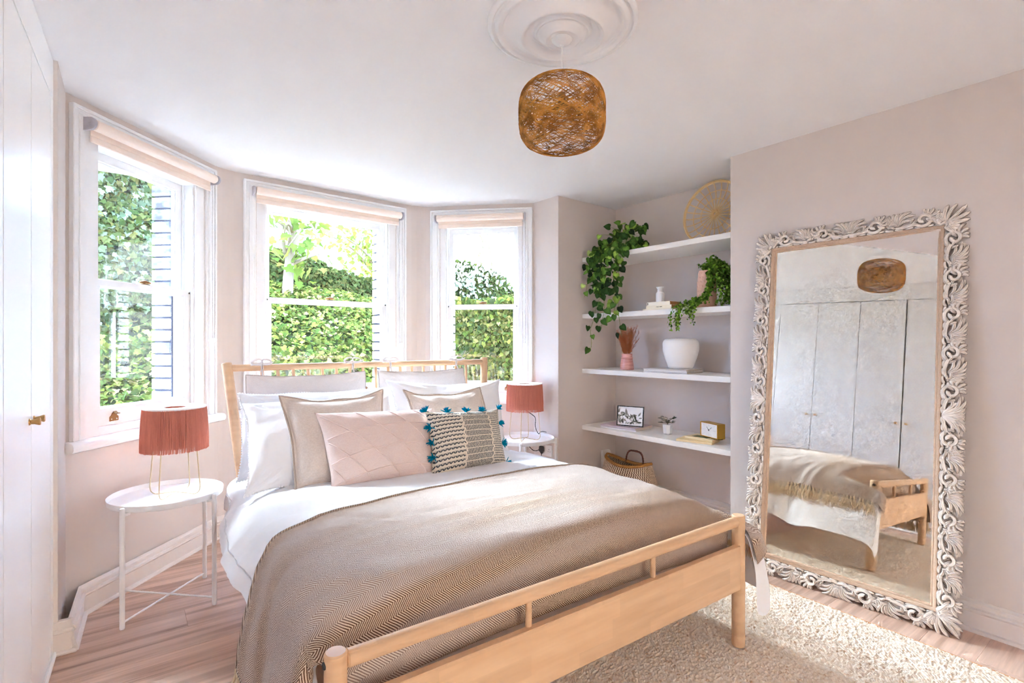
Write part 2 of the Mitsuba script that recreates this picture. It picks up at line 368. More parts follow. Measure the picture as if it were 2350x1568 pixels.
# ------------------------------------------------------------------ wardrobe
dWd = unit(WARD2 - WARD); nWd = np.array([-dWd[1], dWd[0]])           # along towards the camera; into the room
if nWd[0] < 0: nWd = -nWd
MW = frame(np.array([WARD[0], WARD[1], 0]), np.r_[dWd, 0], np.r_[nWd, 0], np.array([0, 0, 1.0]))
wd = thing('wardrobe', 'built-in white wardrobe with tall flat doors along the left wall', 'wardrobe')
LWd = lambda m: xf(m, MW)
E0 = 0.078; DW = 0.405
obj('carcass', LWd(cat(box(0, 4.55, -0.50, -0.045, 0.0, H - 0.004), )), 'm_wardrobe', wd)
obj('top_panel', LWd(box(0, 4.55, -0.022, 0.0, 2.302, H - 0.003, 0.0015)), 'm_wardrobe', wd)
obj('end_panel', LWd(box(0, E0 - 0.002, -0.022, 0.0, 0.0, 2.300, 0.0015)), 'm_wardrobe', wd)
obj('plinth', LWd(cat(box(E0, 4.55, -0.022, -0.003, 0.0, 0.078, 0.002), box(0, 4.55, -0.003, 0.012, 0.0, 0.02, 0.006))), 'm_wardrobe', wd)
knob_prof = [(0, 0.0), (0.011, 0.0), (0.011, 0.003), (0.0075, 0.006), (0.0085, 0.014), (0.012, 0.024), (0.0125, 0.027), (0.011, 0.029), (0, 0.0295)]
for i in range(11):
    a = E0 + i * DW
    dk = obj('door', LWd(box(a + (0.007 if i == 3 else 0.003), a + DW - (0.007 if i == 2 else 0.003), -0.021, 0.0, 0.083, 2.295, 0.0015)), 'm_wardrobe', wd)
    ka = a + DW - 0.045 if i % 2 == 0 else a + 0.040
    km = lathe(knob_prof, 20); km = xf(km, frame([ka, 0, 1.035], [1, 0, 0], [0, 0, 1], [0, 1, 0]))
    obj('knob', LWd(km), 'm_brass', dk, smooth=35)

# ------------------------------------------------------------------ ceiling rose and pendant
PC = np.array([1.279, 1.407])
rp = []
def ringprof():
    P = [(0.272, 0.0), (0.272, -0.006), (0.266, -0.012), (0.258, -0.013), (0.252, -0.008), (0.246, -0.008), (0.242, -0.014), (0.232, -0.020), (0.222, -0.018), (0.214, -0.012),
         (0.205, -0.011), (0.190, -0.014), (0.172, -0.022), (0.158, -0.032), (0.148, -0.036), (0.140, -0.034), (0.130, -0.026), (0.118, -0.020), (0.110, -0.018), (0.104, -0.020), (0.100, -0.026), (0.096, -0.028),
         (0.090, -0.026), (0.080, -0.030), (0.070, -0.038), (0.060, -0.042), (0.048, -0.040), (0.0, -0.040)]
    P = np.array(P) * [1, 1.45]; d = np.r_[0, np.cumsum(np.hypot(*np.diff(P, axis=0).T))]
    from scipy.interpolate import PchipInterpolator
    s = np.linspace(0, d[-1], 160)
    return np.stack([PchipInterpolator(d, P[:, 0])(s), PchipInterpolator(d, P[:, 1])(s)], 1)
rose = obj('ceiling_rose', lathe(ringprof(), 96, (PC[0], PC[1], H)), 'm_ceiling', smooth=True)
tag(rose, 'round white plaster ceiling rose with concentric rings above the rattan pendant', 'ceiling rose')
pl = thing('pendant_lamp', 'pendant lamp with woven golden brown string shade hanging from the ceiling rose', 'lamp')
obj('ceiling_cap', lathe([(0, -0.085), (0.007, -0.084), (0.008, -0.078), (0.022, -0.074), (0.036, -0.062), (0.042, -0.050), (0.043, -0.050), (0.0425, -0.044)], 40, (PC[0], PC[1], H)), 'm_gloss_white', pl, smooth=40)
ZT, ZB, SR = 2.252, 2.008, 0.158
obj('cord', rod([PC[0], PC[1], H - 0.08], [PC[0], PC[1], ZT - 0.05], 0.0032, 8), 'm_white_metal', pl, smooth=40)
obj('lamp_holder', lathe([(0, 0), (0.012, 0), (0.014, -0.01), (0.014, -0.04), (0.019, -0.042), (0.019, -0.06), (0, -0.061)], 20, (PC[0], PC[1], ZT - 0.04)), 'm_brass_dark', pl, smooth=40)
obj('bulb', lathe([(0, -0.095), (0.010, -0.093), (0.020, -0.085), (0.027, -0.07), (0.028, -0.055), (0.024, -0.035), (0.014, -0.015), (0.013, 0.0)], 24, (PC[0], PC[1], ZT - 0.10)), pr((0.75, 0.72, 0.66), 0.2), pl, smooth=True)
def shade_strands(n, seed, lo, hi):
    r = np.random.RandomState(seed); out = []
    hz = (ZT - ZB) / 2; zc = (ZT + ZB) / 2
    for q in range(n):
        inc = r.uniform(lo, hi)
        nz = math.cos(inc); ph = r.uniform(0, 2 * np.pi)
        nrm = np.array([math.sin(inc) * math.cos(ph), math.sin(inc) * math.sin(ph), nz])
        a = unit(np.cross(nrm, [0.1, 0.2, 1])); b = np.cross(nrm, a)
        th = np.linspace(0, 2 * np.pi, 61)[:-1]
        off = r.uniform(-0.17, 0.17)
        S = (np.cos(th)[:, None] * a + np.sin(th)[:, None] * b) * math.sqrt(1 - off * off) + nrm * off
        # sphere -> rounded drum (superellipsoid)
        e = 3.6
        rho = np.hypot(S[:, 0], S[:, 1]); zz = S[:, 2]
        k = (np.abs(rho) ** e + np.abs(zz) ** e) ** (-1 / e)
        w = 1 + r.uniform(-0.012, 0.004)
        P = np.stack([S[:, 0] * k * SR * w + PC[0], S[:, 1] * k * SR * w + PC[1], zz * k * hz * w + zc], 1)
        out.append(tube(P, r.uniform(0.0007, 0.0013), 4, closed=True))
    return cat(out)
sc_ = srgb(196, 138, 62)
MAT['m_rattan'] = pr(proc(lambda p, n, uv: mix(srgb(206, 146, 66), srgb(150, 92, 36), smoothstep(0.3, 0.7, fbm(p.x * 30, p.y * 30, p.z * 30, 2)))), 0.55, specular=0.25)
obj('shade', cat(shade_strands(92, 3, 0.55, 1.02), shade_strands(46, 5, 0.40, 0.85), shade_strands(8, 7, 1.1, 1.3)), 'm_rattan', pl, kind='stuff', smooth=True)

# ------------------------------------------------------------------ bed
BO = np.array([1.238, 1.205, 0.0]); BT = -0.03
bx, by = np.array([math.cos(BT), math.sin(BT), 0]), np.array([-math.sin(BT), math.cos(BT), 0])
MB = frame(BO, bx, by, np.array([0, 0, 1.0]))
LB = lambda m: xf(m, MB)
RUGZ = 0.014
bed = thing('bed_frame', 'birch wood bed frame with round posts, rails and a slab footboard', 'bed')
HP = lambda s, z: np.array([s * (0.79 + (z - 0.61) * 0.105), 1.965 + (z - 0.61) * 0.150, z])
for s in (-1, 1):
    obj('foot_post', LB(rod([s * 0.841, 0, RUGZ], [s * 0.841, 0, 0.567], 0.0268, 28)), 'm_birch', bed, smooth=35)
    obj('headboard_post', LB(rod(HP(s, 0.001), HP(s, 1.182), 0.027, 28)), 'm_birch', bed, smooth=35)
obj('foot_rail', LB(rod([-0.816, 0, 0.541], [0.816, 0, 0.541], 0.0215, 24)), 'm_birch', bed, smooth=35)
obj('footboard', LB(box(-0.822, 0.822, -0.022, 0.004, 0.262, 0.446, 0.002)), 'm_birch', bed)
for x in (-0.27, 0.293):
    obj('foot_spindle', LB(rod([x, 0, 0.445], [x, 0, 0.528], 0.010, 16)), 'm_birch', bed, smooth=35)
def hy(z): return 1.965 + (z - 0.61) * 0.150
obj('headboard_rail', LB(rod([-0.828, hy(1.152), 1.152], [0.828, hy(1.152), 1.152], 0.0195, 24)), 'm_birch', bed, smooth=35)
obj('headboard_rail', LB(rod([-0.76, hy(0.61), 0.61], [0.76, hy(0.61), 0.61], 0.016, 20)), 'm_birch', bed, smooth=35)
for x in np.linspace(-0.67, 0.69, 17):
    obj('headboard_spindle', LB(rod([x * 0.95, hy(0.61), 0.61], [x, hy(1.14), 1.14], 0.0095, 12)), 'm_birch', bed, smooth=35)
for s in (-1, 1):
    obj('side_rail', LB(box(s * 0.800 - 0.011, s * 0.800 + 0.011, 0.02, 1.90, 0.262, 0.400, 0.002)), 'm_birch', bed)
    pg = xf(lathe([(0, 0.004), (0.0075, 0.004), (0.009, 0.002), (0.009, -0.012), (0, -0.012)], 20), frame([s * 0.8665, 0, 0.541], [0, 0, 1.0 * s], [0, 1, 0], [s, 0, 0]))
    obj('plug', LB(pg), 'm_black', bed, smooth=40)
mt = obj('mattress', LB(box(-0.755, 0.755, 0.12, 1.86, 0.31, 0.54, 0.05)), 'm_white_cotton', smooth=40)
tag(mt, 'thick white mattress inside the birch bed under the duvet', 'mattress')

# bedding: a cross-section over the bed from one hem to the other, run along the bed
def section(y, zl, zr, top, out=0.0):
    """points (x, z) from the left hem over the top to the right hem"""
    P = []
    k_ = 0.062 * (1 - pf(y, 0.45, 1.35)) + 0.075 * pf(y, 1.42, 1.64); xl = -0.97 + k_ - out * 0.5; xr = 0.945 + out
    P += [(xl, zl), (xl + 0.006, zl + (0.47 - zl) * 0.5), (-0.925 + k_ * 0.75 - out, 0.475), (-0.885 + k_ * 0.35 - out, 0.535), (-0.825, top - 0.058 + out), (-0.74, top - 0.028 + out), (-0.6, top - 0.012 + out), (-0.3, top - 0.002 + out), (0.0, top + out),
          (0.3, top - 0.003 + out), (0.58, top - 0.018 + out), (0.72, top - 0.040 + out), (0.81, top - 0.072 + out), (0.872 + out, 0.530), (0.905 + out, 0.46), (xr - 0.006, zr + (0.44 - zr) * 0.5), (xr, zr)]
    return np.array(P)
def sect_resample(P, n):
    d = np.r_[0, np.cumsum(np.hypot(*np.diff(P, axis=0).T))]
    from scipy.interpolate import PchipInterpolator
    s = np.linspace(0, d[-1], n); return np.stack([PchipInterpolator(d, P[:, 0])(s), PchipInterpolator(d, P[:, 1])(s)], 1), s, d[-1]
def top_z(y):
    return 0.640 + 0.018 * math.exp(-((y - 0.75) / 0.45) ** 2) - 0.022 * pf(y, 1.2, 1.8) - 0.010 * pf(0.45 - y, 0, 0.4)
# one surface for the bedding: rows along the bed, arc length s across it from the middle; the duvet and the throw are cut from it
ysB = np.r_[np.linspace(0.062, 0.30, 30), np.linspace(0.31, 1.86, 130)]; SB = np.linspace(-1.42, 1.42, 300)
def base_surface():
    R, ZL = [], []
    for y in ysB:
        P, s, Lq = sect_resample(section(y, 0.12, 0.12, top_z(y)), 400)
        s = s - np.interp(0.0, P[:, 0], s)
        x, z = np.interp(SB, s, P[:, 0]), np.interp(SB, s, P[:, 1])
        lo, hi = SB < s[0], SB > s[-1]
        z = np.where(lo, P[0, 1] + (SB - s[0]), np.where(hi, P[-1, 1] - (SB - s[-1]), z))
        ZL.append(z.copy())
        tpos = np.clip((y - 0.062) / 0.16, 0, 1)
        drop = 0.225 * (1 - math.sqrt(max(1 - (1 - tpos) ** 2.4, 0)))
        z = z - drop * (1 - pf(np.abs(x), 0.79, 0.885))
        hl = np.clip((0.56 - z) / 0.35, 0, 1) * (x < -0.8); hr = np.clip((0.56 - z) / 0.4, 0, 1) * (x > 0.8)
        o = np.ones_like(x)
        n1 = meshkit.fbm(np.stack([y * 4.5 * o, SB * 1.2, o], 1), 2, 2); n2 = meshkit.fbm(np.stack([y * 4.3 * o, SB * 1.2 + 9, 7 * o], 1), 3, 6)
        x = x - hl * (n1 - 0.5) * 0.07 + hr * (n2 - 0.45) * 0.20
        R.append(np.stack([x, y * o, z], 1))
    P = np.array(R); ZL = np.array(ZL)
    m = grid(P); N = np.array(m.vertex_normals).reshape(P.shape); N = N * (np.sign(N[..., 2:3].mean()) or 1)
    Y, S_ = np.meshgrid(ysB, SB, indexing='ij')
    def ridge(u, v, k, p=1.5, sharp=2.3):
        n_ = meshkit.fbm(np.stack([u, v, np.full_like(u, k * 3.1)], -1), 2, k); return np.clip(1 - np.abs(2 * n_ - 1) * sharp, 0, 1) ** p
    side, other = pf(-P[..., 0], 0.30, 0.80), pf(P[..., 0], 0.45, 0.9)
    a, b_ = Y * 0.72 + S_ * 0.69, -Y * 0.69 + S_ * 0.72
    h = 0.011 * ridge(a * 9, b_ * 1.3, 4) * side + 0.006 * ridge(a * 19, b_ * 2.4, 5) * side + 0.012 * ridge(Y * 8 - S_ * 2, S_ * 1.6, 6) * other
    top = 1 - np.maximum(side, other)
    h += top * (0.010 * (meshkit.fbm(np.stack([Y * 5.5, S_ * 1.6, Y * 0 + 2], -1), 3, 8) - 0.5) + 0.0035 * ridge(Y * 13 + S_ * 1.5, S_ * 1.2, 9))
    h += 0.006 * (meshkit.fbm(np.stack([Y * 7, S_ * 7, Y * 0 + 4], -1), 3, 10) - 0.5)
    P = P + N * (h * pf(Y, 0.06, 0.2))[..., None]
    wq = pf(np.abs(P[..., 0]), 0.868, 0.915)                       # the hanging sides reach past the posts and curl round them
    P[..., 1] += wq * (-0.046 - Y) * (1 - pf(Y, 0.125, 0.31))
    P[..., 0] -= wq * np.sign(P[..., 0]) * 0.075 * (1 - pf(Y, 0.062, 0.135))
    return P, ZL
PB, ZB_ = base_surface()
NB = np.array(grid(PB).vertex_normals).reshape(PB.shape); NB = NB * (np.sign(NB[..., 2:3].mean()) or 1)
from scipy.interpolate import RegularGridInterpolator as RGI
fP, fN = RGI((ysB, SB), PB, bounds_error=False, fill_value=None), RGI((ysB, SB), NB, bounds_error=False, fill_value=None)
def s_at(y, z, side):
    i = np.argmin(np.abs(ysB - y)); zz = ZB_[i]
    if side < 0: q = SB < -0.75; return np.interp(z, zz[q], SB[q])
    q = SB > 0.75; return np.interp(-z, -zz[q], SB[q])
def cut(ys, sL, sR, n, off):
    """rows ys (array or one y for each s fraction), columns between sL and sR, moved off along the normal"""
    t = np.linspace(0, 1, n); Q = np.array([np.stack([np.full(n, y), sL(y) + (sR(y) - sL(y)) * t], 1) for y in ys])
    return Q
dz_l = lambda y: 0.37 + 0.06 * pf(y, 0.9, 1.5) + 0.008 * math.sin(y * 9)
def dz_r(y):
    return 0.212 + 0.012 * math.sin(y * 13) + 0.010 * math.sin(y * 23 + 1) - 0.012 * y - 0.10 * math.exp(-((y - 0.10) / 0.055) ** 2)
Qd = cut(np.r_[np.linspace(0.066, 0.30, 28), np.linspace(0.31, 1.855, 130)], lambda y: s_at(y, dz_l(y), -1), lambda y: s_at(y, dz_r(y), 1), 230, 0)
Pd = fP(Qd)
MAT['m_duvet'] = df((0.84, 0.84, 0.865))
dv = obj('duvet', LB(grid(Pd)), 'm_duvet', smooth=True)
cE = fP(np.stack([ysB[40:], [s_at(y, dz_l(y), -1) + 0.075 for y in ysB[40:]]], 1)) + fN(np.stack([ysB[40:], [s_at(y, dz_l(y), -1) + 0.075 for y in ysB[40:]]], 1)) * 0.0015
obj('stitched_border', LB(cat(*[trimesh.creation.icosphere(1, 0.0030).apply_translation(q) for q in spline(cE[::4], 150)])), df((0.66, 0.66, 0.70)), dv, kind='stuff')
tag(dv, 'white cotton duvet draped over the bed, under the herringbone throw', 'duvet')

# throw
def throw_tex(p, n, uv):
    u, v = uv.x, uv.y                     # u across the bed, v along it (metres)
    band = v / 0.032
    tri = dr.abs(band - 2 * dr.floor(band / 2) - 1.0)
    wob = fbm(u * 40, v * 40, 0.0, 2) * 0.0022
    l = (u + tri * 0.032 * 0.95 + wob) / 0.0074
    s = dr.abs(l - dr.floor(l) - 0.5) * 2
    line = smoothstep(0.40, 0.66, s)
    streak_and_light = smoothstep(0.25, 0.60, fbm(v * 9.0, u * 0.9, 4.0, 3) + 0.22 * smoothstep(0.25, 0.8, v) - 0.12)  # pale weave streaks, plus light painted in towards the head end
    dark = mix(srgb(98, 68, 53), srgb(152, 133, 123), streak_and_light)
    light = mix(srgb(208, 186, 166), srgb(204, 192, 184), streak_and_light)
    return mix(light, dark, line)
MAT['m_throw'] = df(proc(throw_tex))
def tl_edge(s):                            # the head-side edge of the throw at each s
    return 0.795 - 0.085 * pf(-s, 0.0, 1.0) + 0.03 * pf(s, -0.2, 0.7)
tz_l = lambda y: 0.20 + 0.01 * math.sin(y * 17); tz_r = lambda y: 0.452 - 0.085 * math.exp(-((y - 0.06) / 0.09) ** 2) + 0.006 * math.sin(y * 19)
nT = 300; tt = np.linspace(0, 1, nT); rows = np.r_[np.linspace(0, 0.3, 34), np.linspace(0.31, 1, 84)]
Qt = []
for q in rows:
    y_ = 0.064 + (0.80 - 0.064) * q; sl, sr = s_at(y_, tz_l(y_), -1), s_at(y_, tz_r(y_), 1); s_ = sl + (sr - sl) * tt
    Qt.append(np.stack([0.064 + (np.array([tl_edge(v) for v in s_]) - 0.064) * q, s_], 1))
Qt = np.array(Qt); Nt = fN(Qt); Nt /= np.linalg.norm(Nt, axis=-1, keepdims=True)
Pt = fP(Qt) + Nt * (0.010 + 0.007 * pf(np.abs(Qt[..., 1]), 0.7, 0.95))[..., None]
UVt = np.stack([Qt[..., 1], Qt[..., 0] + 0.20 * (1 - np.sqrt(np.clip(Qt[..., 0] / 0.22, 0, 1)))], -1)
UVt[..., 1] = np.concatenate([np.zeros((1, nT)), np.cumsum(np.linalg.norm(np.diff(Pt, axis=0), axis=2), 0)], 0)
UVt[..., 1] -= UVt[-1:, :, 1]; UVt[..., 1] += 1.0
thr = obj('throw', LB(grid(Pt)), 'm_throw', smooth=True, uv=UVt.reshape(-1, 2))
tag(thr, 'brown and cream herringbone throw with tassels across the foot of the bed', 'throw')
hemv = np.concatenate([Pt[:, -1] + [0, 0, 0.0]])
hem = [tube(Pt[-1, ::3], 0.0058, 6), tube(Pt[:, -1], 0.003, 6), tube(Pt[:, 0], 0.003, 6)]
MAT['m_throw_hem'] = df(srgb(120, 96, 84)); MAT['m_tassel'] = df(srgb(214, 192, 162))
obj('hem', LB(cat(hem)), df(proc(lambda p, n, uv: mix(srgb(110, 88, 78), srgb(206, 190, 176), smoothstep(0.4, 0.6, dr.abs((p.x * 1.0 - p.y * 0.6) * 110 - dr.floor((p.x * 1.0 - p.y * 0.6) * 110) - 0.5) * 2)))), thr, smooth=True)
r2 = np.random.RandomState(12)
def tassel(p, out, ln):
    ms = [tube([p, p + [0, 0, -0.012]], [0.006, 0.007], 8)]
    for q in range(13):
        e = p + np.array([out * r2.uniform(-0.005, 0.03), r2.uniform(-0.022, 0.022), -ln * r2.uniform(0.75, 1.05)])
        ms.append(tube(bez(p + [0, 0, -0.010], p + [out * 0.012 + r2.uniform(-.006, .006), (e[1] - p[1]) * 0.9, -ln * 0.5], e, 5), [0.0030, 0.0036, 0.0034, 0.0030, 0.0018], 4))
    return cat(ms)
for side, col in ((1, -1), (-1, 0)):
    edge = Pt[:, col]
    for yv in np.arange(-0.02, edge[-1, 1], 0.024):
        i = np.argmin(np.abs(edge[:, 1] - yv))
        obj('tassel', LB(tassel(edge[i], side, 0.098)), 'm_tassel', thr, smooth=True)

# ------------------------------------------------------------------ rug
MR = frame([0, 0, 0], unit([1, -0.0217, 0]), unit([0.0217, 1, 0]), [0, 0, 1.0])
RX0, RX1, RY0, RY1 = 0.10, 2.725, -0.45, 1.95
def rug_mesh(x0, x1, y0, y1, st):
    cw, ch = 0.0125, 0.0085
    nx, ny = int((x1 - x0) / st), int((y1 - y0) / st)
    X, Y = np.meshgrid(np.linspace(x0, x1, nx), np.linspace(y0, y1, ny), indexing='ij')
    wx = X + 0.007 * (meshkit.noise(np.stack([X * 45, Y * 45, X * 0], -1)) - 0.5); wy = Y + 0.007 * (meshkit.noise(np.stack([X * 45, Y * 45, X * 0 + 9], -1)) - 0.5)
    row = np.floor(wy / ch); cx = wx / cw + 0.5 * (row % 2); col = np.floor(cx)
    fx, fy = cx - col - 0.5, wy / ch - row - 0.5
    h = np.clip(1 - (2 * fx) ** 4, 0, 1) ** 0.5 * np.clip(1 - (2 * fy) ** 4, 0, 1) ** 0.5
    rnd = np.abs(np.sin(row * 127.1 + col * 311.7) * 43758.5453) % 1; rnd2 = np.abs(np.sin(row * 269.5 + col * 183.3) * 24634.63) % 1
    Z = 0.0045 + 0.0095 * h * (0.62 + 0.38 * rnd) * np.where(rnd2 > 0.93, 0.45, 1)
    c0, c1, c2 = np.array(srgb(244, 232, 216)), np.array(srgb(228, 210, 188)), np.array(srgb(196, 164, 134))
    C = c0 + (c1 - c0) * rnd2[..., None]; C = np.where((rnd > 0.95)[..., None], c2 + (c1 - c2) * rnd2[..., None], C)
    return grid(np.stack([X, Y, Z], -1)), C.reshape(-1, 3)
def rug_all():
    e = 0.012; A = [rug_mesh(RX0 + e, RX1 - e, 0.25, 1.50, 0.0036), rug_mesh(RX0 + e, RX1 - e, RY0 + e, 0.25, 0.0062), rug_mesh(RX0 + e, RX1 - e, 1.50, RY1 - e, 0.0062)]
    return cat(*[a[0] for a in A]), np.vstack([a[1] for a in A])
rm, rc = rug_all()
rug = thing('rug', 'chunky cream woven wool rug on the wooden floor under the bed', 'rug')
obj('pile', xf(rm, MR), 'm_vc', rug, smooth=True, color=rc, kind='stuff')
MAT['m_binding'] = df(proc(lambda p, n, uv: mix(srgb(214, 170, 134), srgb(190, 142, 108), dr.select(dr.abs((p.x + p.y) * 130 - dr.floor((p.x + p.y) * 130) - 0.5) > 0.25, 1.0, 0.0))))
obj('binding', xf(cat(box(RX0, RX0 + 0.016, RY0, RY1, 0.0005, 0.010, 0.004), box(RX1 - 0.016, RX1, RY0, RY1, 0.0005, 0.010, 0.004), box(RX0, RX1, RY0, RY0 + 0.016, 0.0005, 0.010, 0.004), box(RX0, RX1, RY1 - 0.016, RY1, 0.0005, 0.010, 0.004)), MR), 'm_binding', rug)

# ------------------------------------------------------------------ leaning mirror
LEAN, YB = math.radians(4.85), math.radians(2.2)
mn = np.array([-math.cos(LEAN) * math.cos(YB), -math.cos(LEAN) * math.sin(YB), math.sin(LEAN)])
mu = unit([-mn[1], mn[0], 0]); mu = mu if mu[1] < 0 else -mu            # to the right, seen from the bed
mv = np.cross(mn, mu); mv = mv if mv[2] > 0 else -mv
MO = np.array([2.906, 1.113, 0.004])
MM_ = frame(MO, mu, mv, mn)
LM = lambda m: xf(m, MM_)
mir = thing('leaning_mirror', 'tall mirror in a carved whitewashed wooden frame leaning on the wall', 'mirror')
MWd, MHt, FB = 0.483, 1.935, 0.108
gx, gy0, gy1 = MWd - FB, FB - 0.005, MHt - FB
obj('glass', LM(box(-gx - 0.004, gx + 0.004, gy0 - 0.004, gy1 + 0.004, -0.006, 0.0)), 'm_mirror', mir)
obj('backing', LM(box(-gx - 0.012, gx + 0.012, gy0 - 0.012, gy1 + 0.012, -0.011, -0.0065)), df(srgb(120, 96, 74)), mir)
def wood_wash(p, n, uv):
    v = fbm(p.x * 200, p.y * 200, p.z * 200, 3)
    return mix(srgb(184, 152, 126), srgb(210, 186, 166), v)
MAT['m_wash'] = df(proc(wood_wash))
fr = nkey('frame', mir)
# the plain inner moulding, mitred
def mould(prof, x, y0, y1):
    V, F = [], []
    cs = [(-1, -1), (1, -1), (1, 1), (-1, 1)]
    n = len(prof)
    for sx, sy in cs:
        for o, z in prof:
            V.append([sx * (x + o), (y1 + o) if sy > 0 else (y0 - o), z])
    for c in range(4):
        for j in range(n):
            a, b = c * n + j, c * n + (j + 1) % n; a2, b2 = ((c + 1) % 4) * n + j, ((c + 1) % 4) * n + (j + 1) % n
            F += [[a, a2, b2], [a, b2, b]]
    return tm(V, F)
scene[fr] = mikit.ply(LM(mould([(-0.004, -0.004), (-0.004, 0.006), (0.001, 0.010), (0.005, 0.0095), (0.008, 0.014), (0.014, 0.019), (0.019, 0.020), (0.022, 0.015), (0.022, -0.008)], gx, gy0, gy1)), 'm_wash', 40)
# carved scrolls: whitewashed crests, brown sides, contrast deepened to paint in window light
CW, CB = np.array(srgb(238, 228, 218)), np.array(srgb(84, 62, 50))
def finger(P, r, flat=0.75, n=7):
    m = tube(P, r, n, flat=flat, up=[0, 0, 1]); return m
def carve(strokes):
    """strokes: (points in (s, w, z), radii); returns the mesh and its wash colours"""
    ms = [tube(P, r, 7, flat=fl, up=[0, 0, 1]) for P, r, fl in strokes]
    return cat(ms)
def stroke(p0, p1, bend, r0, r1, z0=0.008, z1=0.008, lift=0.010, n=8, flat=0.9, tip=0.25):
    p0, p1 = np.array(p0, float), np.array(p1, float); d = p1 - p0; nn = np.array([-d[1], d[0]])
    Q = bez(p0, (p0 + p1) / 2 + nn * bend, p1, n); t = np.linspace(0, 1, n)
    z = z0 + (z1 - z0) * t + lift * np.sin(t * np.pi * 0.85)
    r = (r0 + (r1 - r0) * t) * np.where(t > 0.8, np.sqrt(np.clip(1 - ((t - 0.8) / 0.2) ** 2 * (1 - tip), 0, 1)), 1)
    return (np.c_[Q, z], r, flat)
def fan(S, c, a0, a1, n, L0, W, r0, curl, rnd, wmax, lenf=1.0):
    """a fan of ribbed leaf fingers round c, from angle a0 to a1 (degrees); tips reach the outer edge wmax"""
    c = np.array(c, float)
    for q in range(n):
        t = q / max(n - 1, 1); a = math.radians(a0 + (a1 - a0) * t); d = np.array([math.cos(a), math.sin(a)])
        ln = L0 * (0.78 + 0.30 * math.sin(math.pi * t)) * lenf * rnd.uniform(0.93, 1.07)
        e = c + d * ln; 
        if e[1] > wmax: e = c + (e - c) * (wmax - c[1]) / (e[1] - c[1])
        if e[1] < 0.02 * W: e[1] = 0.02 * W
        b0 = c + d * 0.006
        S.append(stroke(b0, e, curl * (0.6 + 0.4 * t), r0, r0 * 0.92, 0.009, 0.009, 0.013))
        nn = np.array([-d[1], d[0]])
        S.append(stroke(b0 + d * 0.006, e - d * 0.004 + nn * 0.002, curl * (0.6 + 0.4 * t), 0.0026, 0.0022, 0.020, 0.0165, 0.012, flat=1.3))
def scroll_strokes(L, W, seed):
    """one wave of the running scroll, length L along s, w from 0 (inner) to W (outer)"""
    r = np.random.RandomState(seed); S = []
    th = np.linspace(math.radians(-155), math.radians(290), 26); rad = np.interp(np.linspace(0, 1, 26), [0, 0.35, 1], [0.036, 0.028, 0.009])
    c = np.array([0.60 * L, 0.44 * W])
    P = np.c_[c[0] + rad * np.cos(th), c[1] + rad * np.sin(th) * 0.95]
    lead = bez([-0.02 * L, 0.20 * W], [0.16 * L, 0.02 * W], P[0], 9)[:-1]
    Q = np.vstack([lead, P]); t = np.linspace(0, 1, len(Q))
    # leafy ground behind, then the fans, then the stem on top
    for p0, p1, bd in (([0.02 * L, 0.30 * W], [0.50 * L, 0.86 * W], 0.10), ([0.10 * L, 0.16 * W], [0.58 * L, 0.70 * W], 0.2), ([0.62 * L, 0.80 * W], [1.02 * L, 0.66 * W], -0.1), ([0.74 * L, 0.30 * W], [1.06 * L, 0.22 * W], 0.1)):
        S.append(stroke(p0, p1, bd, 0.016, 0.012, 0.000, 0.000, 0.004, flat=0.45))
    fan(S, [0.06 * L, 0.24 * W], 118, 14, 7, 0.090, W, 0.0080, 0.42, r, W * 1.02)
    fan(S, [0.62 * L, 0.60 * W], 100, -30, 6, 0.062, W, 0.0080, -0.42, r, W * 1.05)
    fan(S, [0.84 * L, 0.26 * W], 70, -20, 4, 0.050, W, 0.0075, 0.40, r, W * 1.0)
    fan(S, [0.34 * L, 0.20 * W], 70, -10, 3, 0.044, W, 0.0070, 0.25, r, W * 0.8)
    for q in range(5):
        s0 = np.array([(0.02 + 0.2 * q) * L, 0.11 * W]); S.append(stroke(s0, s0 + np.array([0.036, -0.004 + 0.005 * (q % 2)]), -0.28, 0.0072, 0.0056, 0.008, 0.008, 0.008))
    S.append((np.c_[Q, 0.014 + 0.013 * t], np.interp(t, [0, 0.3, 0.75, 1], [0.0062, 0.0098, 0.0082, 0.0100]), 1.0))
    S.append((np.c_[Q[3:-5] + [0.0, 0.0045], 0.0215 + 0.012 * t[3:-5]], 0.0028, 1.2))
    S.append((np.c_[Q[3:-7] + [0.0, -0.0045], 0.0205 + 0.011 * t[3:-7]], 0.0026, 1.2))
    return S
def wash_light_colors(mesh, z):
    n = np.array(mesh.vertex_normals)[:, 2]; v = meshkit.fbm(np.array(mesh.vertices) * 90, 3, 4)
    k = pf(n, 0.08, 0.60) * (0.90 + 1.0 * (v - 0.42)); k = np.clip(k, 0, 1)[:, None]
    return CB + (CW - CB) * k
MAT['m_carved'] = pr(VC, 0.6, specular=0.25)
def band_map(P, o, du, dv):
    """(s, w, z) to the frame's plane: start o, direction du along s, dv along w"""
    P = np.asarray(P, float); return np.c_[o[0] + P[:, 0] * du[0] + P[:, 1] * dv[0], o[1] + P[:, 0] * du[1] + P[:, 1] * dv[1], P[:, 2]]
CWd = FB - 0.024
def run(o, du, dv, length, n, seed, flipmid=True):
    L = length / n
    for q in range(n):
        back = flipmid and q < n / 2
        S = scroll_strokes(L, CWd, seed + q % 3)
        st = []
        for P, r, fl in S:
            P = np.array(P, float)
            if back: P[:, 0] = L - P[:, 0]
            P[:, 0] += q * L
            st.append((band_map(P, o, du, dv), r, fl))
        m = carve(st); col = wash_light_colors(m, 0)
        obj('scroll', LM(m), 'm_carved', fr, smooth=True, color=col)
ox, oy0, oy1 = gx + 0.022, gy0 - 0.022, gy1 + 0.022
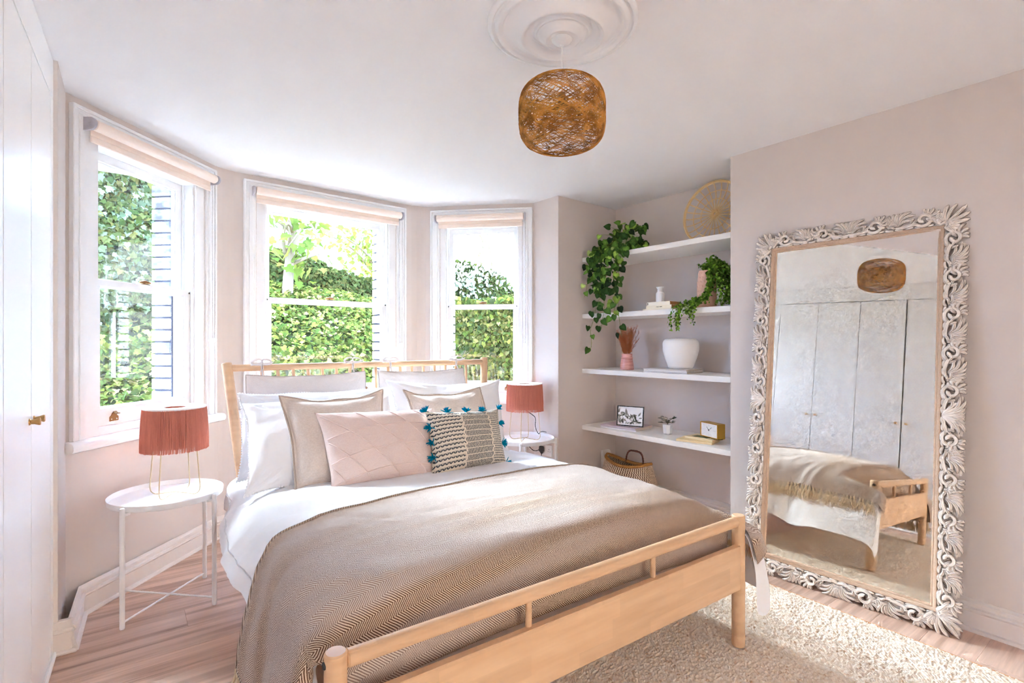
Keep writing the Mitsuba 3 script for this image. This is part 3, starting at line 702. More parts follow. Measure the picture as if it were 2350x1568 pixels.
run((ox, oy0), (0, 1), (1, 0), oy1 - oy0, 10, 1); run((-ox, oy0), (0, 1), (-1, 0), oy1 - oy0, 10, 2)
run((-ox, oy1), (1, 0), (0, 1), 2 * ox, 4, 3); run((-ox, oy0), (1, 0), (0, -1), 2 * ox, 4, 4)
for sx in (-1, 1):
    for o, sy in ((oy0, -1), (oy1, 1)):
        st = []
        S = []; rq = np.random.RandomState(5)
        S.append(stroke([-0.005, -0.005], [0.075, 0.075], 0.0, 0.030, 0.020, 0.0, 0.0, 0.004, flat=0.3))
        for q in range(11):
            a = math.radians(-48 + q * 18.6); e = np.array([math.cos(a), math.sin(a)]); mx = max(e[0], e[1])
            ln = min(0.112, (CWd + 0.006) / max(mx, 0.3)) if min(e) > -0.1 else 0.060
            st.append(stroke(-0.004 + 0.008 * e, e * ln, 0.10 * (1 if q > 5 else -1), 0.0105, 0.0088, 0.012, 0.010, 0.016))
            nn = np.array([-e[1], e[0]])
            for o_ in (-0.0036, 0.0036): st.append(stroke(e * 0.014 + nn * o_ * 0.5, e * (ln - 0.008) + nn * o_, 0.10 * (1 if q > 5 else -1), 0.0026, 0.0024, 0.025, 0.018, 0.014, flat=1.2))
        st += S
        m = carve([(np.c_[sx * (ox + P[:, 0]), o + sy * P[:, 1], P[:, 2]], r, fl) for P, r, fl in st])
        obj('corner_leaf', LM(m), 'm_carved', fr, smooth=True, color=wash_light_colors(m, 0))
# centre shells on the long sides
for sx in (-1, 1):
    st = []
    for q in range(7):
        a = math.radians(-60 + q * 20); st.append(stroke([0.006, 0], [0.006 + (CWd - 0.004) * math.cos(a) ** 0.5, 0.060 * math.sin(a) * 1.2], 0.05 * (q - 3) / 3, 0.0075, 0.0068, 0.014, 0.012, 0.012))
    m = carve([(np.c_[sx * (ox + P[:, 0]), (oy0 + oy1) / 2 + P[:, 1], P[:, 2]], r, fl) for P, r, fl in st])
    obj('shell', LM(m), 'm_carved', fr, smooth=True, color=wash_light_colors(m, 0))

# ------------------------------------------------------------------ cushions and pillows (in the bed's axes)
class Pillow:
    def __init__(s, BL, BR, TL, TR, thick, flange=0.0, pinch=0.05, seed=1, bow=0.0, back=0.5, n=56, wr=0.010, sag=0.0, ear=0.0):
        s.c = [np.array(q, float) for q in (BL, BR, TL, TR)]
        s.th, s.fl, s.pi, s.seed, s.bow, s.bk, s.n, s.wr, s.sag, s.ear = thick, flange, pinch, seed, bow, back, n, wr, sag, ear
        x = s.c[1] - s.c[0]; y = s.c[2] - s.c[0]; s.N = unit(np.cross(x, y))      # towards the camera
        s.X, s.Y = unit(x), unit(y); s.w, s.h = np.linalg.norm(x), np.linalg.norm(y)
    def at(s, u, v, side):
        u, v = np.asarray(u, float), np.asarray(v, float)
        k = 1 / (1 - s.fl)
        iu, iv = np.clip(u * k, -1, 1), np.clip(v * k, -1, 1)
        uu = u * (1 - s.pi * (1 - v ** 2) * np.abs(u) ** 3); vv = v * (1 - s.pi * (1 - u ** 2) * np.abs(v) ** 3)
        a, b = ((uu + 1) / 2)[..., None], ((vv + 1) / 2)[..., None]
        P = (s.c[0] * (1 - a) + s.c[1] * a) * (1 - b) + (s.c[2] * (1 - a) + s.c[3] * a) * b
        e = np.clip((1 - np.abs(iu) ** 2.6) * (1 - np.abs(iv) ** 2.6), 0, 1) ** 0.55
        q = np.stack([u * s.w * 4.0 + s.seed, v * s.h * 4.0, np.full_like(u, side * 3.0 + s.seed)], -1)
        w = meshkit.fbm(q, 3, s.seed) - 0.5
        rad = np.abs(np.sin((np.arctan2(np.abs(v) - 1.05, np.abs(u) - 1.05)) * 9 + s.seed)) * np.clip((np.abs(u) + np.abs(v) - 1.1) / 0.7, 0, 1)
        hgt = s.th * e * (1 if side > 0 else s.bk) + (w * s.wr * 2 + rad * s.wr * 0.6) * np.clip(e * 2, 0.15, 1) + 0.0015
        fl_w = s.wr * 0.7 * np.sin(u * 7 + v * 5 + s.seed) * (1 - np.clip(e * 4, 0, 1))
        P = P + s.N * (hgt * side + fl_w)[..., None] - s.N * (s.bow * (u ** 2))[..., None] - np.array([0, 0, 1.0]) * (s.sag * (1 - u ** 2) * (v > 0) * v)[..., None]
        return P + (s.X * (s.ear * np.sign(u) * (np.abs(u) * np.abs(v)) ** 4)[..., None] + s.Y * (s.ear * np.sign(v) * (np.abs(u) * np.abs(v)) ** 4)[..., None])
    def mesh(s):
        g = np.sin(np.linspace(-np.pi / 2, np.pi / 2, s.n)) * 0.5 + np.linspace(-1, 1, s.n) * 0.5
        U, V = np.meshgrid(g, g, indexing='ij')
        f = grid(s.at(U, V, 1)); b = grid(s.at(U, V, -1), True)
        uv = np.stack([U, V], -1).reshape(-1, 2)
        # rim
        i = np.r_[np.arange(s.n), (np.arange(1, s.n)) * s.n + s.n - 1, (s.n - 1) * s.n + np.arange(s.n - 2, -1, -1), np.arange(s.n - 2, 0, -1) * s.n]
        N = s.n * s.n; i2 = np.roll(i, -1)
        rim = np.vstack([np.stack([i, i + N, i2], 1), np.stack([i2, i + N, i2 + N], 1)])
        V_ = np.vstack([f.vertices, b.vertices]); F_ = np.vstack([f.faces, np.asarray(b.faces) + N, rim])
        m = tm(V_, F_); 
        return m, np.vstack([uv, uv + 10.0])
    def edge(s, n=200, side=0, k=1.0):
        t = np.linspace(-k, k, n // 4, endpoint=False); o = np.full_like(t, k)
        u = np.r_[t, o, -t, -o]; v = np.r_[-o, t, o, -t]
        return (s.at(u, v, 1) + s.at(u, v, -1)) / 2
def put(name, label, cat_, p, m, group=None, **kw):
    k = nkey(name); tag(k, label, cat_, group)
    mm, uv = p.mesh(); scene[k] = mikit.ply(LB(mm), m, True, uv=uv); return k

# headboard cushions tied to the rail
MAT['m_piping'] = df(srgb(176, 166, 162))
def headcush(x0, x1, label, seed, ties):
    y1, y0 = hy(1.10) - 0.035, hy(0.63) - 0.045
    p = Pillow([x0, y0, 0.625], [x1, y0, 0.625], [x0 + 0.005, y1, 1.112], [x1 - 0.005, y1, 1.112], 0.036, pinch=0.015, seed=seed, back=0.6, wr=0.013, sag=0.014)
    k = put('headboard_cushion', label, 'cushion', p, 'm_linen')
    obj('piping', LB(tube(p.edge(), 0.0035, 6, closed=True)), 'm_piping', k, smooth=True)
    for tx in ties:
        c = np.array([tx, hy(1.152), 1.152]); R_ = 0.024; ms = []
        th = np.linspace(0, 2 * np.pi, 17)[:-1]
        for o in (-0.004, 0.004): ms.append(tube(np.c_[np.full(16, tx + o), c[1] + R_ * np.cos(th), c[2] + R_ * np.sin(th)], 0.006, 6, closed=True, flat=0.5))
        ms.append(tube([[tx, c[1] - 0.022, 1.14], [tx, c[1] - 0.034, 1.125], [tx, y1 - 0.004, 1.105]], 0.005, 6))
        kn = c + [0, -0.012, 0.026]
        for sx, l, dz in ((-1, 0.055, 0.006), (1, 0.05, 0.004)):
            lp = np.array([[0, 0, 0], [sx * l * 0.5, -0.012, 0.016 + dz], [sx * l, -0.016, 0.004], [sx * l * 0.55, -0.020, -0.006], [0, -0.006, -0.002]])
            ms.append(tube(kn + spline(lp, 14), 0.0075, 6, flat=0.4))
            ms.append(tube(kn + spline(np.array([[0, 0, 0], [sx * 0.03, -0.02, -0.004], [sx * 0.062, -0.03, -0.012 + 0.02 * (sx > 0)]]), 8), [0.0075] * 7 + [0.005], 6, flat=0.4))
        ms.append(trimesh.creation.icosphere(2, 0.0085).apply_translation(kn))
        obj('tie', LB(cat(ms)), 'm_linen', k, smooth=True)
headcush(-0.765, -0.072, 'grey linen headboard cushion tied to the rail, left of the two', 3, (-0.672, -0.145))
headcush(0.004, 0.655, 'grey linen headboard cushion tied to the rail, right of the two', 5, (0.105, 0.60))

def scallops(p, k, ks, m='m_white_cotton'):
    E = p.edge(420); ms = []
    d = np.r_[0, np.cumsum(np.linalg.norm(np.diff(E, axis=0), axis=1))]
    for t in np.arange(0, d[-1], 0.0135):
        q = np.array([np.interp(t, d, E[:, a]) for a in range(3)])
        ms.append(trimesh.creation.icosphere(1, 0.0052).apply_translation(q))
    obj('scalloped_trim', LB(cat(ms)), m, k, smooth=True, kind='stuff')
MAT['m_pillow'] = df((0.84, 0.84, 0.87))
p = Pillow([-0.84, 1.62, 0.62], [-0.02, 1.62, 0.62], [-0.815, 1.80, 1.02], [0.0, 1.80, 1.012], 0.075, pinch=0.03, seed=11, wr=0.016, sag=0.0, ear=0.01)
k = put('pillow', 'white pillow at the back on the left, leaning on the grey headboard cushion', 'pillow', p, 'm_pillow'); scallops(p, k, 1)
p = Pillow([-0.845, 1.31, 0.625], [-0.08, 1.36, 0.63], [-0.815, 1.655, 0.985], [-0.06, 1.66, 0.985], 0.085, pinch=0.035, seed=12, wr=0.018, ear=0.015)
k = put('pillow', 'white pillow with a scalloped side edge behind the large oatmeal linen cushion', 'pillow', p, 'm_pillow'); scallops(p, k, 2)
p = Pillow([-0.04, 1.50, 0.625], [0.69, 1.52, 0.60], [-0.015, 1.73, 1.056], [0.762, 1.73, 1.022], 0.075, pinch=0.03, seed=13, wr=0.016, sag=0.012, ear=0.02)
k = put('pillow', 'white pillow with scalloped trim on the right, beside the bedside lamp', 'pillow', p, 'm_pillow'); scallops(p, k, 3)

MAT['m_oatmeal'] = bump(proc(lambda p, n, uv: fbm(p.x * 70, p.y * 70, p.z * 70, 2), 2e-3), 0.0008, df(proc(lambda p, n, uv: mix(srgb(220, 208, 200), srgb(204, 190, 180), fbm(p.x * 160, p.y * 160, p.z * 160, 2)))))
MAT['m_oat_edge'] = df(srgb(178, 162, 152))
def linen_cushion(c, label, seed):
    p = Pillow(*c, 0.080, flange=0.075, pinch=0.035, seed=seed, wr=0.012, ear=0.012, sag=0.022)
    k = put('flanged_cushion', label, 'cushion', p, 'm_oatmeal')
    obj('overlocked_edge', LB(tube(p.edge(), 0.0052, 6, closed=True)), 'm_oat_edge', k, smooth=True)
linen_cushion(([-0.655, 1.225, 0.632], [-0.19, 1.26, 0.632], [-0.672, 1.475, 1.025], [-0.165, 1.49, 1.025]), 'large oatmeal linen cushion with a flange behind the blush cushion', 21)
linen_cushion(([0.04, 1.30, 0.63], [0.50, 1.285, 0.625], [0.012, 1.57, 1.008], [0.512, 1.57, 1.002]), 'oatmeal linen flanged cushion behind the blue tasselled cushion', 23)

MAT['m_blush'] = df(proc(lambda p, n, uv: mix(srgb(228, 210, 204), srgb(218, 196, 190), fbm(p.x * 200, p.y * 200, p.z * 200, 2))))
MAT['m_blush_tuck'] = df(srgb(228, 208, 202))
p = Pillow([-0.525, 1.135, 0.632], [-0.035, 1.105, 0.632], [-0.548, 1.315, 0.955], [0.068, 1.325, 0.930], 0.095, pinch=0.030, seed=31, wr=0.010, ear=0.008)
k = put('pintuck_cushion', 'long blush pink cushion with raised crossing pintuck lines', 'cushion', p, 'm_blush')
tl = np.linspace(0, 1, 40)
def tuck(a, b, bend=0.0):
    u = a[0] + (b[0] - a[0]) * tl; v = a[1] + (b[1] - a[1]) * tl + bend * np.sin(tl * np.pi)
    obj('pintuck', LB(tube(p.at(u, v, 1) + p.N * 0.0012, 0.0030, 6)), 'm_blush_tuck', k, smooth=True)
for a, b in (((-0.97, 0.88), (0.25, -0.95)), ((-0.45, 0.96), (0.80, -0.93)), ((0.08, 0.96), (0.97, -0.35)), ((0.55, 0.96), (0.97, 0.4)), ((-0.96, 0.12), (-0.30, -0.95)), ((-0.96, -0.55), (-0.75, -0.95))): tuck(a, b)
for v0, v1, bd in ((0.22, 0.46, 0.10), (-0.42, -0.12, 0.10), (-0.95, -0.72, 0.12)): tuck((-0.97, v0), (0.97, v1), bd)

def pat_tex(p, n, uv):
    u, v = uv.x, uv.y
    cream, ink, teal = mi.Color3f(srgb(214, 204, 190)), mi.Color3f(srgb(52, 58, 68)), mi.Color3f(srgb(60, 96, 110))
    zz = 0.05 * dr.abs((v * 4.5) - dr.floor(v * 4.5) - 0.5)
    # left: rows of scallops
    vs = v * 7.5; row = dr.floor(vs); us = u * 10.5 + 0.5 * (row - 2 * dr.floor(row / 2)); fu = us - dr.floor(us) - 0.5; fv = vs - row - 0.72
    rr = dr.sqrt(fu * fu + fv * fv)
    a1 = dr.select((rr > 0.22) & (rr < 0.47) & (fv < 0.05), 1.0, 0.0)
    a2 = dr.select((rr < 0.10), 0.8, 0.0)
    A = mix(cream, ink, dr.maximum(a1, a2))
    # middle: comb stripes in slanted bands
    vb = v * 5.2 + 0.15; band = dr.floor(vb); fb = vb - band
    sl = dr.select(band - 2 * dr.floor(band / 2) > 0.5, 1.0, -1.0)
    cb = (u + sl * fb * 0.03) * 24.0; fc = cb - dr.floor(cb)
    combs = dr.select((fc < 0.58) & (fb > 0.08) & (fb < 0.94), 1.0, 0.0)
    wv = v * 26; fine = dr.select(wv - dr.floor(wv) < 0.25, 0.6, 0.0)
    Bc = mix(cream, ink, dr.clip(combs - fine * 0.0, 0, 1) * 0.92)
    gz = dr.abs(vb - dr.floor(vb) - 0.0)
    # right: small checks
    cu, cv = u * 20, v * 13; fcu, fcv = cu - dr.floor(cu), cv - dr.floor(cv)
    Cc = mix(cream, ink, dr.select((fcu < 0.72) & (fcv < 0.68) & ((fcu + fcv) > 0.28), 0.88, 0.0))
    e1, e2 = -0.26 + zz * 2.2, 0.52 + zz * 2.2
    col = dr.select(u < e1, A, dr.select(u < e2, Bc, Cc))
    edge = dr.select((dr.abs(u - e1) < 0.022) | (dr.abs(u - e2) < 0.022), 1.0, 0.0)
    col = mix(col, cream, edge)
    front = (u < 5.0)
    return dr.select(front, col, cream)
MAT['m_pattern'] = df(proc(pat_tex)); MAT['m_teal'] = df(srgb(0, 126, 164))
p = Pillow([-0.065, 1.055, 0.634], [0.385, 1.085, 0.640], [-0.018, 1.225, 0.928], [0.428, 1.235, 0.905], 0.075, pinch=0.04, seed=41, wr=0.005, ear=0.01)
k = put('patterned_cushion', 'small cream and charcoal printed cushion with teal tassels', 'cushion', p, 'm_pattern')
def pompom(q, dirn, ln, seed):
    r = np.random.RandomState(seed); ms = []
    for i in range(26):
        d = unit(dirn + r.normal(0, 0.55, 3)); ms.append(tube([q, q + d * ln * 0.55 + [0, 0, -0.001], q + d * ln * r.uniform(0.8, 1.05) + [0, 0, -0.004]], [0.0022, 0.0030, 0.0012], 4))
    return cat(ms)
for i, (u, v) in enumerate([(-1, 1), (-0.5, 1.0), (0.02, 1.0), (0.5, 1.0), (1, 1), (-1, 0.5), (-1, 0.0), (-1, -0.45), (-1, -0.95), (1, -0.96), (1, 0.45), (1, -0.3)]):
    q = p.at(np.array(u * 0.985), np.array(v * 0.985), 1); d = unit(p.X * u * (abs(u) > 0.9) + p.Y * v * (abs(v) > 0.9) + p.N * 0.35)
    obj('tassel', LB(pompom(q, d, 0.036, i)), 'm_teal', k, smooth=True)

# ------------------------------------------------------------------ the garden outside the bay
gk = obj('garden_ground', grid(np.array([[[x, y, 0.10] for y in (4.15, 40)] for x in (-25, 30)], float)), df(srgb(96, 84, 66)), kind='structure')
obj('added_bounce_ground', grid(np.array([[[x, y, -0.10] for y in (-25, -1.88)] for x in (-25, 30)], float)), df(srgb(150, 134, 120)), kind='structure')  # added ground outside the back door, toned to tint the fill light
obj('added_bounce_wall', box(-8, 12, -6.2, -6.0, -0.1, 4.2), df(srgb(170, 146, 124)), kind='structure')  # added out of view to bounce warm fill in at the back door
obj('added_blocker_wall', cat(box(6.6, 6.8, -2.0, 5.6, -0.1, 3.4), box(6.56, 6.84, -2.02, 5.62, 3.4, 3.46)), df(srgb(150, 140, 132)), kind='structure')  # added out of view to keep bright sky from reflecting in the left panes
MAT['m_brick_paint'] = df(proc(lambda p, n, uv: mix(srgb(186, 184, 188), srgb(128, 126, 134), smoothstep(0.42, 0.72, fbm(p.x * 18, p.y * 18, p.z * 24, 3)))))
MAT['m_mortar'] = df(srgb(92, 90, 98))
outer = []
br = nkey('wall_bay_exterior')
bricks = []
for (i, p, d, w, a, b, _), (M, s0, s1) in zip(wins, WM):
    o0, o1 = 0.165, 0.285
    outer += [xf(m, M) for m in (box(-0.10, s0 + 0.010 - 0.012, o0, o1, -0.1, 2.75), box(s1 - 0.010 + 0.012, w + 0.10, o0, o1, -0.1, 2.75), box(-0.1, w + 0.1, o0, o1, -0.1, 0.765), box(-0.1, w + 0.1, o0, o1, 2.33, 3.0))]
    z = 0.770
    c = 0
    while z < 2.30:
        ln = 0.215 if c % 2 else 0.1025
        jy = rng.uniform(-0.002, 0.002)
        bricks.append(xf(box(s1 - 0.012 + jy, s1 - 0.012 + ln, o0 + 0.006, o1 + 0.014 + jy, z, z + 0.066, 0.004), M))
        bricks.append(xf(box(s0 + 0.012 - ln, s0 + 0.012 - jy, o0 + 0.006, o1 + 0.014 + jy, z, z + 0.066, 0.004), M))
        z += 0.0765; c += 1
    outer.append(xf(box(s0 - 0.03, s1 + 0.03, 0.16, 0.34, 0.765, 0.815, 0.004), M))
scene[br] = mikit.ply(cat(outer), 'm_mortar'); tag(br, kind='structure')
for m in bricks: obj('brick', m, 'm_brick_paint', br)

# leaves
IVY = np.array([(0, 0), (0.20, -0.10), (0.46, 0.06), (0.34, 0.26), (0.50, 0.44), (0.24, 0.58), (0.0, 1.0), (-0.24, 0.58), (-0.50, 0.44), (-0.34, 0.26), (-0.46, 0.06), (-0.20, -0.10)])
OVAL = np.array([(0, 0), (0.26, 0.12), (0.40, 0.38), (0.32, 0.68), (0.0, 1.0), (-0.32, 0.68), (-0.40, 0.38), (-0.26, 0.12)])
def leaf_template(outl, fold=0.12, droop=0.12):
    c = np.array([[0, 0.36]]); P = np.vstack([c, outl]); z = fold * np.abs(P[:, 0]) * 1.6 - droop * P[:, 1] ** 2
    n = len(outl); F = np.array([[0, 1 + i, 1 + (i + 1) % n] for i in range(n)]); return np.c_[P, z], F
def leaf_cloud(C, N, size, outl, pal, r, spread=0.5, updir=(0, 0, -1), fold=0.12):
    """leaves at the points C facing N, tips hanging towards updir"""
    V0, F0 = leaf_template(outl, fold); n = len(C)
    N = N + r.normal(0, spread, (n, 3)); N /= np.linalg.norm(N, axis=1, keepdims=True)
    t = np.array(updir, float) + r.normal(0, 0.55, (n, 3)); t -= N * (t * N).sum(1, keepdims=True); t /= np.maximum(np.linalg.norm(t, axis=1, keepdims=True), 1e-6)
    b = np.cross(t, N)
    sz = size * r.uniform(0.65, 1.3, n)
    V = C[:, None] + sz[:, None, None] * (V0[None, :, 0:1] * b[:, None] + (V0[None, :, 1:2] - 0.3) * t[:, None] + V0[None, :, 2:3] * N[:, None])
    Fa = (F0[None] + (np.arange(n) * len(V0))[:, None, None]).reshape(-1, 3)
    pal = np.array(pal); a = pal[r.randint(0, len(pal), n)]; bcol = pal[r.randint(0, len(pal), n)]; f = r.uniform(0, 1, (n, 1))
    col = (a * f + bcol * (1 - f)) * r.uniform(0.8, 1.15, (n, 1))
    return tm(V.reshape(-1, 3), Fa), np.repeat(col, len(V0), 0), (V, F0, col)
G = np.array([0.74, 0.52, 0.36])
PAL_B = [np.array(srgb(*c)) * G for c in ((132, 164, 84), (156, 184, 104), (108, 148, 78), (190, 206, 150), (92, 134, 76))]
PAL_D = [np.array(srgb(*c)) * G for c in ((78, 112, 66), (96, 126, 78), (64, 96, 66), (112, 140, 96), (120, 132, 86))]
PAL_Y = [np.array(srgb(*c)) * G for c in ((110, 156, 78), (128, 170, 88), (98, 146, 76), (140, 172, 104))]
rl = np.random.RandomState(44)
def plant_mass(name, label, catn, surf, n, size, pal, seed, outl=IVY, base_col=(70, 78, 50), big=0, nu=60, spread=0.5, group=None, grp_first=None):
    """a leafy mass over the surface surf(a, b) -> points; the big nearest leaves are parts of their own"""
    r = np.random.RandomState(seed)
    k = thing(name, label, catn, group)
    A, B = np.meshgrid(np.linspace(0, 1, nu), np.linspace(0, 1, nu), indexing='ij'); S = surf(A, B)
    m = grid(S); nz = np.array(m.vertex_normals)
    obj('soil', tm(np.asarray(m.vertices) - 0.0, m.faces), df(srgb(*base_col)), k, smooth=True)
    a, b = r.uniform(0.005, 0.995, n), r.uniform(0.005, 0.995, n)
    P = surf(a, b); e = 1e-3
    du, dv = surf(np.clip(a + e, 0, 1), b) - surf(a - e, b), surf(a, b + e) - surf(a, b - e)
    N = np.cross(du, dv); N /= np.maximum(np.linalg.norm(N, axis=1, keepdims=True), 1e-9)
    sg = np.sign((N * (CAM - P)).sum(1, keepdims=True)); N = N * sg
    P = P + N * r.uniform(0.01, 0.10, (n, 1))
    near = np.argsort(np.linalg.norm(P - CAM, axis=1))
    msk = np.zeros(n, bool)
    if big: msk[near[:big]] = True
    m, c, _ = leaf_cloud(P[~msk], N[~msk], size, outl, pal, r, spread)
    obj('foliage', m, 'm_leaf', k, kind='stuff', color=c)
    if big:
        m, c, (V, F0, col) = leaf_cloud(P[msk], N[msk], size, outl, pal, r, spread)
        for q in range(big): obj('leaf', tm(V[q], F0), 'm_leaf', k, color=np.repeat(col[q:q + 1], V.shape[1], 0))
    return k
def bumpy(P, amp, f, seed):
    return P + (meshkit.fbm(P * f, 3, seed) - 0.5)[..., None] * amp * np.array([0.5, -1.0, 1.0])
def bank(a, b):
    x = -3.0 + 9.3 * a; y = 4.75 + 2.75 * b; z = 0.45 + 1.50 * pf(b, -0.15, 1.05) + 0.05 * np.sin(x * 1.3)
    return bumpy(np.stack([x, y, z], -1), 0.35, 0.9, 3)
plant_mass('ivy_bank', 'sunlit bank of bright green ivy rising outside the bay windows', 'ivy', bank, 40000, 0.055, PAL_B + PAL_D[:2], 51, big=260, spread=0.45)
def hedge(a, b):
    x = -0.2 + 7.2 * a; y = 7.6 + 0.5 * b; z = 1.45 + (1.15 + 0.25 * np.sin(x * 1.7)) * b
    return bumpy(np.stack([x, y, z], -1), 0.5, 0.9, 5)
plant_mass('ivy_hedge', 'darker ivy hedge above the ivy bank, behind the middle window', 'hedge', hedge, 21000, 0.060, PAL_D, 52, spread=0.5, base_col=(46, 56, 40))
def mound(a, b):
    th = np.pi * (0.02 + 0.96 * a); x = -0.75 - 1.75 * np.cos(th) * (1 - 0.30 * b ** 2); y = 7.0 - 0.9 * np.sin(th) * (1 - 0.3 * b ** 2); z = 1.0 + 2.55 * b - 1.1 * np.clip(x + 0.15, 0, 2) * b
    return bumpy(np.stack([x, y, z], -1), 0.35, 1.1, 7)
plant_mass('ivy_tree', 'tall pale ivy clad tree stump seen through the left window', 'ivy', mound, 24000, 0.060, PAL_D + [np.array(srgb(140, 158, 124))], 53, spread=0.45, base_col=(60, 66, 52))
def shrub_r(a, b):
    th = np.pi * (0.02 + 0.96 * a); x = 4.3 - 1.25 * np.cos(th); y = 6.1 - 1.0 * np.sin(th); z = 0.5 + 1.35 * b
    return bumpy(np.stack([x, y, z], -1), 0.35, 1.1, 9)
plant_mass('ivy_shrub', 'round green ivy shrub seen through the right window', 'shrub', shrub_r, 13000, 0.056, PAL_B + PAL_D, 54, spread=0.5)
def tree(label, base, top, crown, pal, n, size, seed, outl=OVAL, spread=0.9, limbs=7):
    r = np.random.RandomState(seed); k = thing('tree', label, 'tree')
    base, top = np.array(base, float), np.array(top, float)
    tr = spline(np.array([base, base + (top - base) * 0.4 + r.normal(0, 0.08, 3), top]), 14)
    obj('trunk', tube(tr, np.linspace(0.085, 0.035, 14), 10), 'm_bark', k, smooth=True)
    C, rad = np.array(crown[0], float), np.array(crown[1], float); P = []
    for q in range(limbs):
        e = C + rad * unit(r.normal(0, 1, 3)) * r.uniform(0.5, 0.9); s0 = tr[r.randint(5, 13)]
        bp = spline(np.array([s0, (s0 + e) / 2 + r.normal(0, 0.12, 3) + [0, 0, 0.15], e]), 12)
        obj('branch', tube(bp, np.linspace(0.03, 0.008, 12), 6), 'm_bark', k, smooth=True)
        for _ in range(n // limbs): P.append(bp[r.randint(3, 12)] + r.normal(0, 0.16, 3) * rad / rad.max() * 1.6)
    P = np.array(P); N = np.tile([0, -0.5, 0.8], (len(P), 1))
    m, c, _ = leaf_cloud(P, N, size, outl, pal, r, spread)
    obj('foliage', m, 'm_leaf', k, kind='stuff', color=c)
MAT['m_bark'] = df(srgb(150, 134, 112))
tree('slim tree with broad yellow green leaves at the left of the middle window', (1.62, 6.9, 1.3), (1.75, 6.9, 3.1), ((1.85, 6.9, 2.75), (0.55, 0.5, 0.55)), PAL_Y, 150, 0.14, 61, IVY)
tree('leafy tree with bright backlit leaves at the upper right of the middle window', (3.6, 8.4, 1.0), (3.3, 8.2, 3.4), ((3.05, 8.0, 3.05), (0.9, 0.6, 0.65)), PAL_Y + PAL_B[:2], 800, 0.085, 62)
tree('pale hazy tree rising behind the right window', (5.6, 8.0, 0.8), (5.4, 8.0, 3.6), ((5.2, 7.8, 2.6), (0.9, 0.7, 0.8)), [np.array(srgb(190, 200, 176)), np.array(srgb(170, 186, 150)), np.array(srgb(206, 212, 190))], 1500, 0.07, 63)  # haze is painted into the pale leaf colours

# ------------------------------------------------------------------ roller blinds on the windows
MAT['m_cord'] = pr(srgb(168, 160, 160), 0.4)
MAT['m_clear'] = pr((0.9, 0.9, 0.92), 0.2, specular=0.6)
def blind(i, M, width, label, pull_z, drop):
    L = lambda m: xf(m, M)
    k = thing('roller_blind', label, 'blind')
    x0, x1 = 0.062, width - 0.062
    zc, oc, R_ = 2.345, -0.062, 0.027
    def xcyl(a, b, r, n=28): return rod([a, oc, zc], [b, oc, zc], r, n)
    obj('roll', L(xcyl(x0 + 0.018, x1 - 0.018, R_)), 'm_blind', k, smooth=35)
    # the fabric leaves the roll at the back and ends in a hem bar
    fo = oc + R_ - 0.003; t = np.linspace(0, 1, 10); zb = drop
    fab = np.array([[[x, fo + 0.0 * q, zc - (zc - zb) * q] for q in t] for x in (x0 + 0.026, x1 - 0.026)])
    f2 = fab + [0, 0.0012, 0]
    obj('fabric', L(cat(grid(fab), grid(f2, True))), 'm_blind', k, smooth=True)
    obj('hem_bar', L(box(x0 + 0.026, x1 - 0.026, fo - 0.004, fo + 0.005, zb - 0.006, zb + 0.026, 0.004)), 'm_blind', k)
    for a, s in ((x0, 1), (x1, -1)):
        th = np.linspace(-np.pi / 2, np.pi / 2, 14)
        poly = [(-0.0, 0.033), (-0.0, -0.033)] + [(-0.062 - 0.030 * math.cos(q), 0.030 * math.sin(q)) for q in th]
        b = prism([(o, z) for o, z in poly], 0, 0.012); b = xf(b, frame([a if s > 0 else a - 0.012, 0, zc], [0, 1, 0], [0, 0, 1], [1, 0, 0]))
        b2 = xf(lathe([(0, 0.002), (0.004, 0.001), (0.005, 0.0)], 10), frame([a, oc, zc], [0, 1, 0], [0, 0, 1], [-s, 0, 0]))
        obj('bracket', L(cat(b, b2)), 'm_grey', k, smooth=35)
    # the bead chain: a loop down to its tensioner
    cx = x1 - 0.014; ms = []
    for dx, zt in ((-0.014, zc), (0.012, zc)):
        n = int((zc - pull_z) / 0.0085)
        P = np.array([[cx + dx * (1 - 0.35 * (q / n) ** 3), oc + 0.01, zc - 0.02 - (zc - 0.02 - pull_z) * q / n] for q in range(n + 1)])
        ms += [box(q[0] - 0.0019, q[0] + 0.0019, q[1] - 0.0019, q[1] + 0.0019, q[2] - 0.0024, q[2] + 0.0024, 0.0012) for q in P]
        ms.append(tube(P[::8], 0.0006, 4))
    th = np.linspace(np.pi, 2 * np.pi, 12)
    ms.append(tube(np.c_[cx + 0.010 * np.cos(th), np.full(12, oc + 0.01), pull_z + 0.012 * np.sin(th)], 0.0013, 6))
    obj('bead_chain', L(cat(ms)), 'm_cord', k)
    obj('chain_tensioner', L(cat(box(cx - 0.008, cx + 0.008, oc + 0.004, oc + 0.016, pull_z - 0.040, pull_z - 0.008, 0.004), box(cx - 0.005, cx + 0.005, oc + 0.01, -0.012, pull_z - 0.032, pull_z - 0.018, 0.002))), 'm_clear', k)
nms = ['cream roller blind rolled up over the left bay window', 'wide cream roller blind rolled up over the middle window behind the bed', 'cream roller blind rolled up over the right window nearest the shelves']
for i in range(3):
    blind(i, WM[i][0], wins[i][3], nms[i], 1.335 if i == 0 else 1.30, 2.272)

